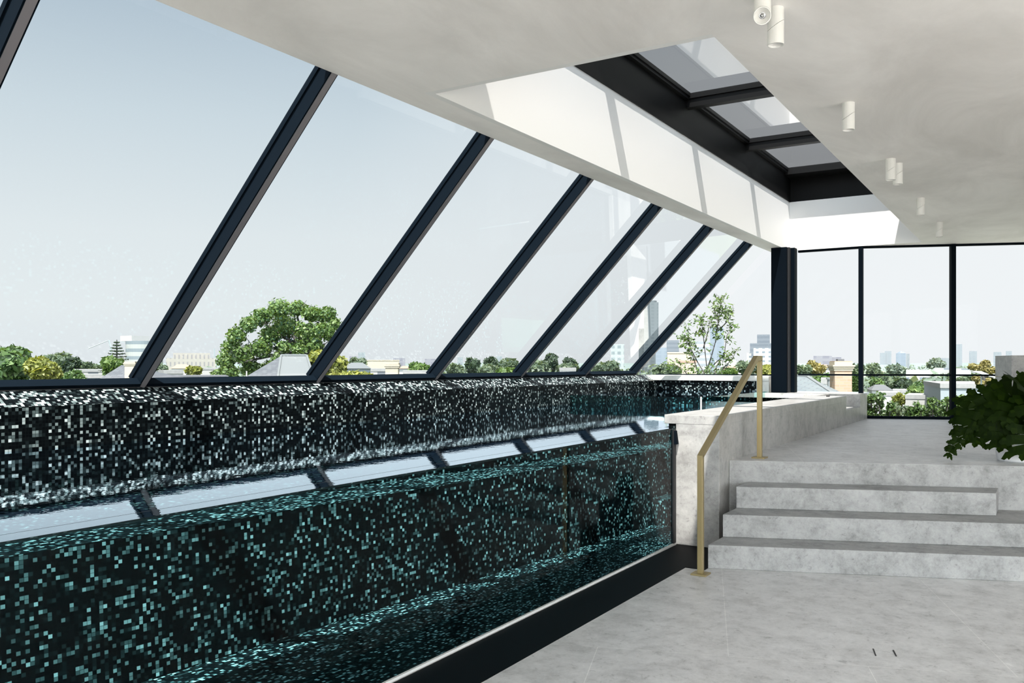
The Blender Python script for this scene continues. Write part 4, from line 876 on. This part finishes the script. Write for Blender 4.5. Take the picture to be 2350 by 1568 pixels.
building('house', 2078, 2150, 915, 85, 'fac_house', 'cream house with square windows behind the hedge', 6, -.05, 'flat')
building('warehouse', 2147, 2300, 890, 75, 'render_grey', 'large pale grey building with flat white roof behind the thick mullion', 12, .15, 'flat')
for i, (a, b, yt, yb, d, mt, lb) in enumerate([(1995, 2030, 866, 905, 130, 'leaf_green', 'green tree just right of the corner mullion'), (2020, 2062, 858, 895, 170, 'leaf_mid', 'hazy tree above the dark-roofed villa'), (2045, 2092, 866, 902, 130, 'leaf_dark', 'dark green tree right of the dark-roofed villa'),
    (2085, 2125, 875, 915, 120, 'leaf_green', 'green tree below the white apartment block'), (2118, 2150, 868, 905, 140, 'leaf_dark', 'dark tree left of the thick mullion'), (2052, 2078, 905, 930, 90, 'leaf_yellow', 'yellow-green tree between the low white houses'), (2080, 2130, 888, 918, 105, 'leaf_bright', 'bright round tree above the cream house'),
    (2150, 2190, 858, 890, 180, 'leaf_mid', 'pale green trees above the grey building'), (2195, 2235, 862, 892, 160, 'leaf_mid', 'bushy tree under the white awning'), (1990, 2020, 836, 868, 260, 'leaf_mid', 'pale tree on the slope right of the corner mullion'), (2035, 2075, 838, 862, 300, 'leaf_haze_tint', 'hazy tree on the slope in the middle pane'), (2130, 2165, 826, 846, 420, 'leaf_haze_tint', 'dark clump of trees on the ridge left of the thick mullion')]):
    tree('tree', a, b, yt, yb, d, mt, lb, 1000, d*.004, 90+i, 7)
# golden tree and awning
r = random.Random(77); d = 68; t = thing('gum_tree', tuple(at(2250, d, z=GZ)), 'golden-green tree rising behind the white awning', 'tree'); q = MB()
for (x, y, rr) in ((2232, 842, 10), (2245, 846, 12), (2262, 836, 12), (2264, 850, 13), (2280, 852, 12), (2240, 868, 9), (2268, 876, 13), (2285, 868, 10), (2250, 880, 10)): c = at(x, d, y); R_ = rr*d/F_PX; leaf_quads(q, c, 380, (R_, R_, R_*.8), .13, r, shell=.5)
q.build('foliage', 'leaf_gold', t); q = MB(); q.tube([at(2262, d, z=GZ), at(2258, d, 870), at(2248, d, 848)], [.25, .18, .06], 7).tube([at(2258, d, 870), at(2275, d, 850)], [.12, .04], 6); q.build('trunk', 'bark', t)
t = thing('awning', tuple(at(2252, 50, z=at(2252, 50, 895).z)), 'white sloping awning on slim posts above the flat white roof', 'awning')
MB().poly([at(2226, 50, 851), at(2252, 50, 852), at(2300, 47, 872), at(2262, 47, 862)]).poly([at(2226, 50, 852), at(2262, 47, 863), at(2300, 47, 873), at(2252, 50, 853)]).build('canopy', 'awning_white', t)
for x in (2252, 2281): MB().tube([at(x, 49, z=GZ), at(x, 49, 858)], .05, 6).build('post', 'awning_white', t)

# distant filler: treetops and houses between the named ones
r = random.Random(9)
q = MB()
for _ in range(620):
    d = 120*math.exp(r.random()*2.6); px = r.uniform(-60, 2450); c = at(px, d, z=GZ+r.uniform(3, 7.5)); R_ = r.uniform(2.5, 5.5)*(1+d/1200)
    leaf_quads(q, c, 46, (R_, R_, R_*.8), R_*.26, r, shell=.8)
o = q.build('tree_canopy', 'leaf_haze_tint'); tag(o, 'hazy green treetops of the suburb spreading to the horizon', 'trees', kind='stuff')
q = MB()
for _ in range(420):
    d = 70*math.exp(r.random()*1.2); px = r.uniform(1780, 2450) if r.random() < .7 else r.uniform(-60, 1480); c = at(px, d, z=GZ+r.uniform(2, 5.0)); R_ = r.uniform(1.8, 3.6)
    leaf_quads(q, c, 90, (R_, R_, R_*.8), R_*.14, r, shell=.75)
o = q.build('tree_canopy', 'leaf_mid'); tag(o, 'nearer green garden treetops between the suburban houses', 'trees', kind='stuff')
for i in range(46):
    d = 150*math.exp(r.random()*1.7); px = r.uniform(1835, 2300) if i % 2 else r.uniform(380, 1440)
    building('house', px-3.2*F_PX/d, px+3.2*F_PX/d, at and HY+(EYE-(GZ+5.5+r.random()*2.5))*F_PX/d, d, 'render_white', 'small pale suburban house among the distant treetops', 8, r.uniform(-.4, .4), 'hip', group='small houses among the treetops', extra=r.choice(['terracotta', 'roof_metal', 'roof_dark']))

# ------------------------------------------------------------------ terrace planting close to the glass
r = random.Random(21)
t = thing('sapling', tuple(at(1632, 16.5, z=.92)), 'slender multi-stemmed sapling with small leaves outside the end window', 'sapling')
q = MB(); q2 = MB(); root = at(1622, 16.5, 885); D = 16.5; S = D/F_PX
stems = [[(1622, 904), (1622, 845), (1616, 790), (1612, 755), (1606, 722)], [(1622, 850), (1632, 820), (1643, 780), (1648, 740), (1655, 690), (1662, 680)], [(1618, 860), (1600, 830), (1585, 800), (1578, 760), (1572, 750)],
         [(1624, 855), (1640, 835), (1662, 815), (1668, 770), (1685, 745)], [(1612, 903), (1605, 880), (1600, 850), (1592, 825), (1582, 795), (1568, 775)], [(1640, 903), (1650, 870), (1660, 845), (1680, 825), (1692, 800)], [(1600, 903), (1590, 878), (1570, 850), (1545, 835), (1532, 838)], [(1608, 903), (1600, 882), (1585, 862), (1560, 858), (1540, 868)],
         [(1614, 800), (1625, 760), (1630, 730)], [(1648, 760), (1672, 735), (1684, 708)], [(1648, 740), (1640, 712), (1636, 695)], [(1645, 870), (1640, 850), (1650, 830), (1675, 822)]]
leaf_pts = []
for st in stems:
    P = [at(x, D+r.uniform(-.2, .2), y) for x, y in st]
    q2.tube(P, [.013-.009*i/(len(P)-1) for i in range(len(P))], 5)
    for i in range(len(P)-1):
        for s_ in range(3):
            k = P[i].lerp(P[i+1], r.random()); e_ = k+Vector((r.uniform(-.12, .12), r.uniform(-.12, .12), r.uniform(.0, .14)))
            if i > 0 or len(st) < 5: q2.tube([k, e_], [.004, .002], 3); leaf_pts.append(e_); leaf_pts.append(k.lerp(e_, .6))
for (x, y, rr, n) in ((1605, 735, 14, 26), (1608, 760, 12, 20), (1655, 700, 16, 34), (1650, 720, 16, 34), (1668, 720, 14, 26), (1640, 745, 10, 14), (1650, 770, 10, 14), (1575, 775, 14, 26), (1590, 790, 10, 16), (1582, 810, 9, 12), (1680, 750, 10, 12), (1672, 775, 9, 10), (1565, 790, 8, 10), (1600, 850, 12, 14), (1560, 845, 10, 14), (1535, 840, 7, 7), (1675, 825, 7, 8), (1692, 800, 6, 6), (1625, 850, 10, 10), (1585, 865, 8, 10), (1645, 690, 8, 10)):
    for _ in range(n): leaf_pts.append(at(x+r.gauss(0, rr*.55), D+r.uniform(-.2, .2), y+r.gauss(0, rr*.55)))
for p in leaf_pts:
    for _ in range(3):
        a = Vector((r.uniform(-1, 1), r.uniform(-1, 1), r.uniform(-.8, .6))).normalized(); b = a.cross(Vector((r.uniform(-1, 1), r.uniform(-1, 1), 1))).normalized(); s_ = r.uniform(.024, .048); o_ = p+Vector((r.uniform(-.03, .03), r.uniform(-.03, .03), r.uniform(-.03, .03)))
        q.poly([o_, o_+a*s_+b*s_*.45, o_+a*s_*2.1, o_+a*s_-b*s_*.45])
q.build('foliage', 'leaf_bright', t); q2.build('stem', 'bark', t)
tag(MB().box(-6.5, -3.0, 14.0, 18.5, .32, .92).build('planter_box', 'render_grey'), 'low grey terrace planter carrying the sapling outside the end window', 'planter')
hb = at(2100, 15.4, z=0)
def shrub(x0, x1, yt, yb, d, mt, label, n, seed, size=.035):
    r = random.Random(seed); t = thing('shrub', tuple(at((x0+x1)/2, d, z=-.2)), label, 'shrub'); q = MB(); q2 = MB(); S = d/F_PX
    for i in range(int((x1-x0)/3)):
        x = r.uniform(x0, x1); y = yt + r.random()**1.3*(yb-yt)*.8; R_ = 10*S*r.uniform(.7, 1.3); c = at(x, d+r.uniform(-.35, .35), y+8)
        leaf_quads(q, c, n, (R_, R_, R_*1.1), size, r, shell=.3); b0 = at((x+(x0+x1)/2)/2, d, z=-.2); q2.tube([b0, b0.lerp(c, .6), c], [.015, .01, .004], 4)
    for i in range(int((x1-x0)/4)):
        c = at(r.uniform(x0, x1), d+r.uniform(-.2, .3), r.uniform((yt+yb)/2, yb+20)); leaf_quads(q, c, n, (12*S, 12*S, 12*S), size, r, shell=.3)
    q.build('foliage', mt, t); q2.build('stem', 'bark', t); return t
shrub(1986, 2048, 902, 965, 15.2, 'leaf_green', 'dark glossy hedge shrub beside the corner of the stone parapet', 60, 1)
shrub(2035, 2085, 925, 968, 15.6, 'leaf_mid', 'pale grey-green hedge shrub between two darker ones', 50, 2)
shrub(2078, 2178, 912, 968, 15.4, 'leaf_green', 'broad dark green hedge shrub left of the thick mullion', 60, 3)
shrub(2188, 2260, 905, 968, 15.6, 'leaf_bright', 'leafy shrub outside behind the potted plant', 55, 4)
shrub(2240, 2360, 915, 970, 16.2, 'leaf_green', 'hedge shrub outside behind the stone block', 45, 5)
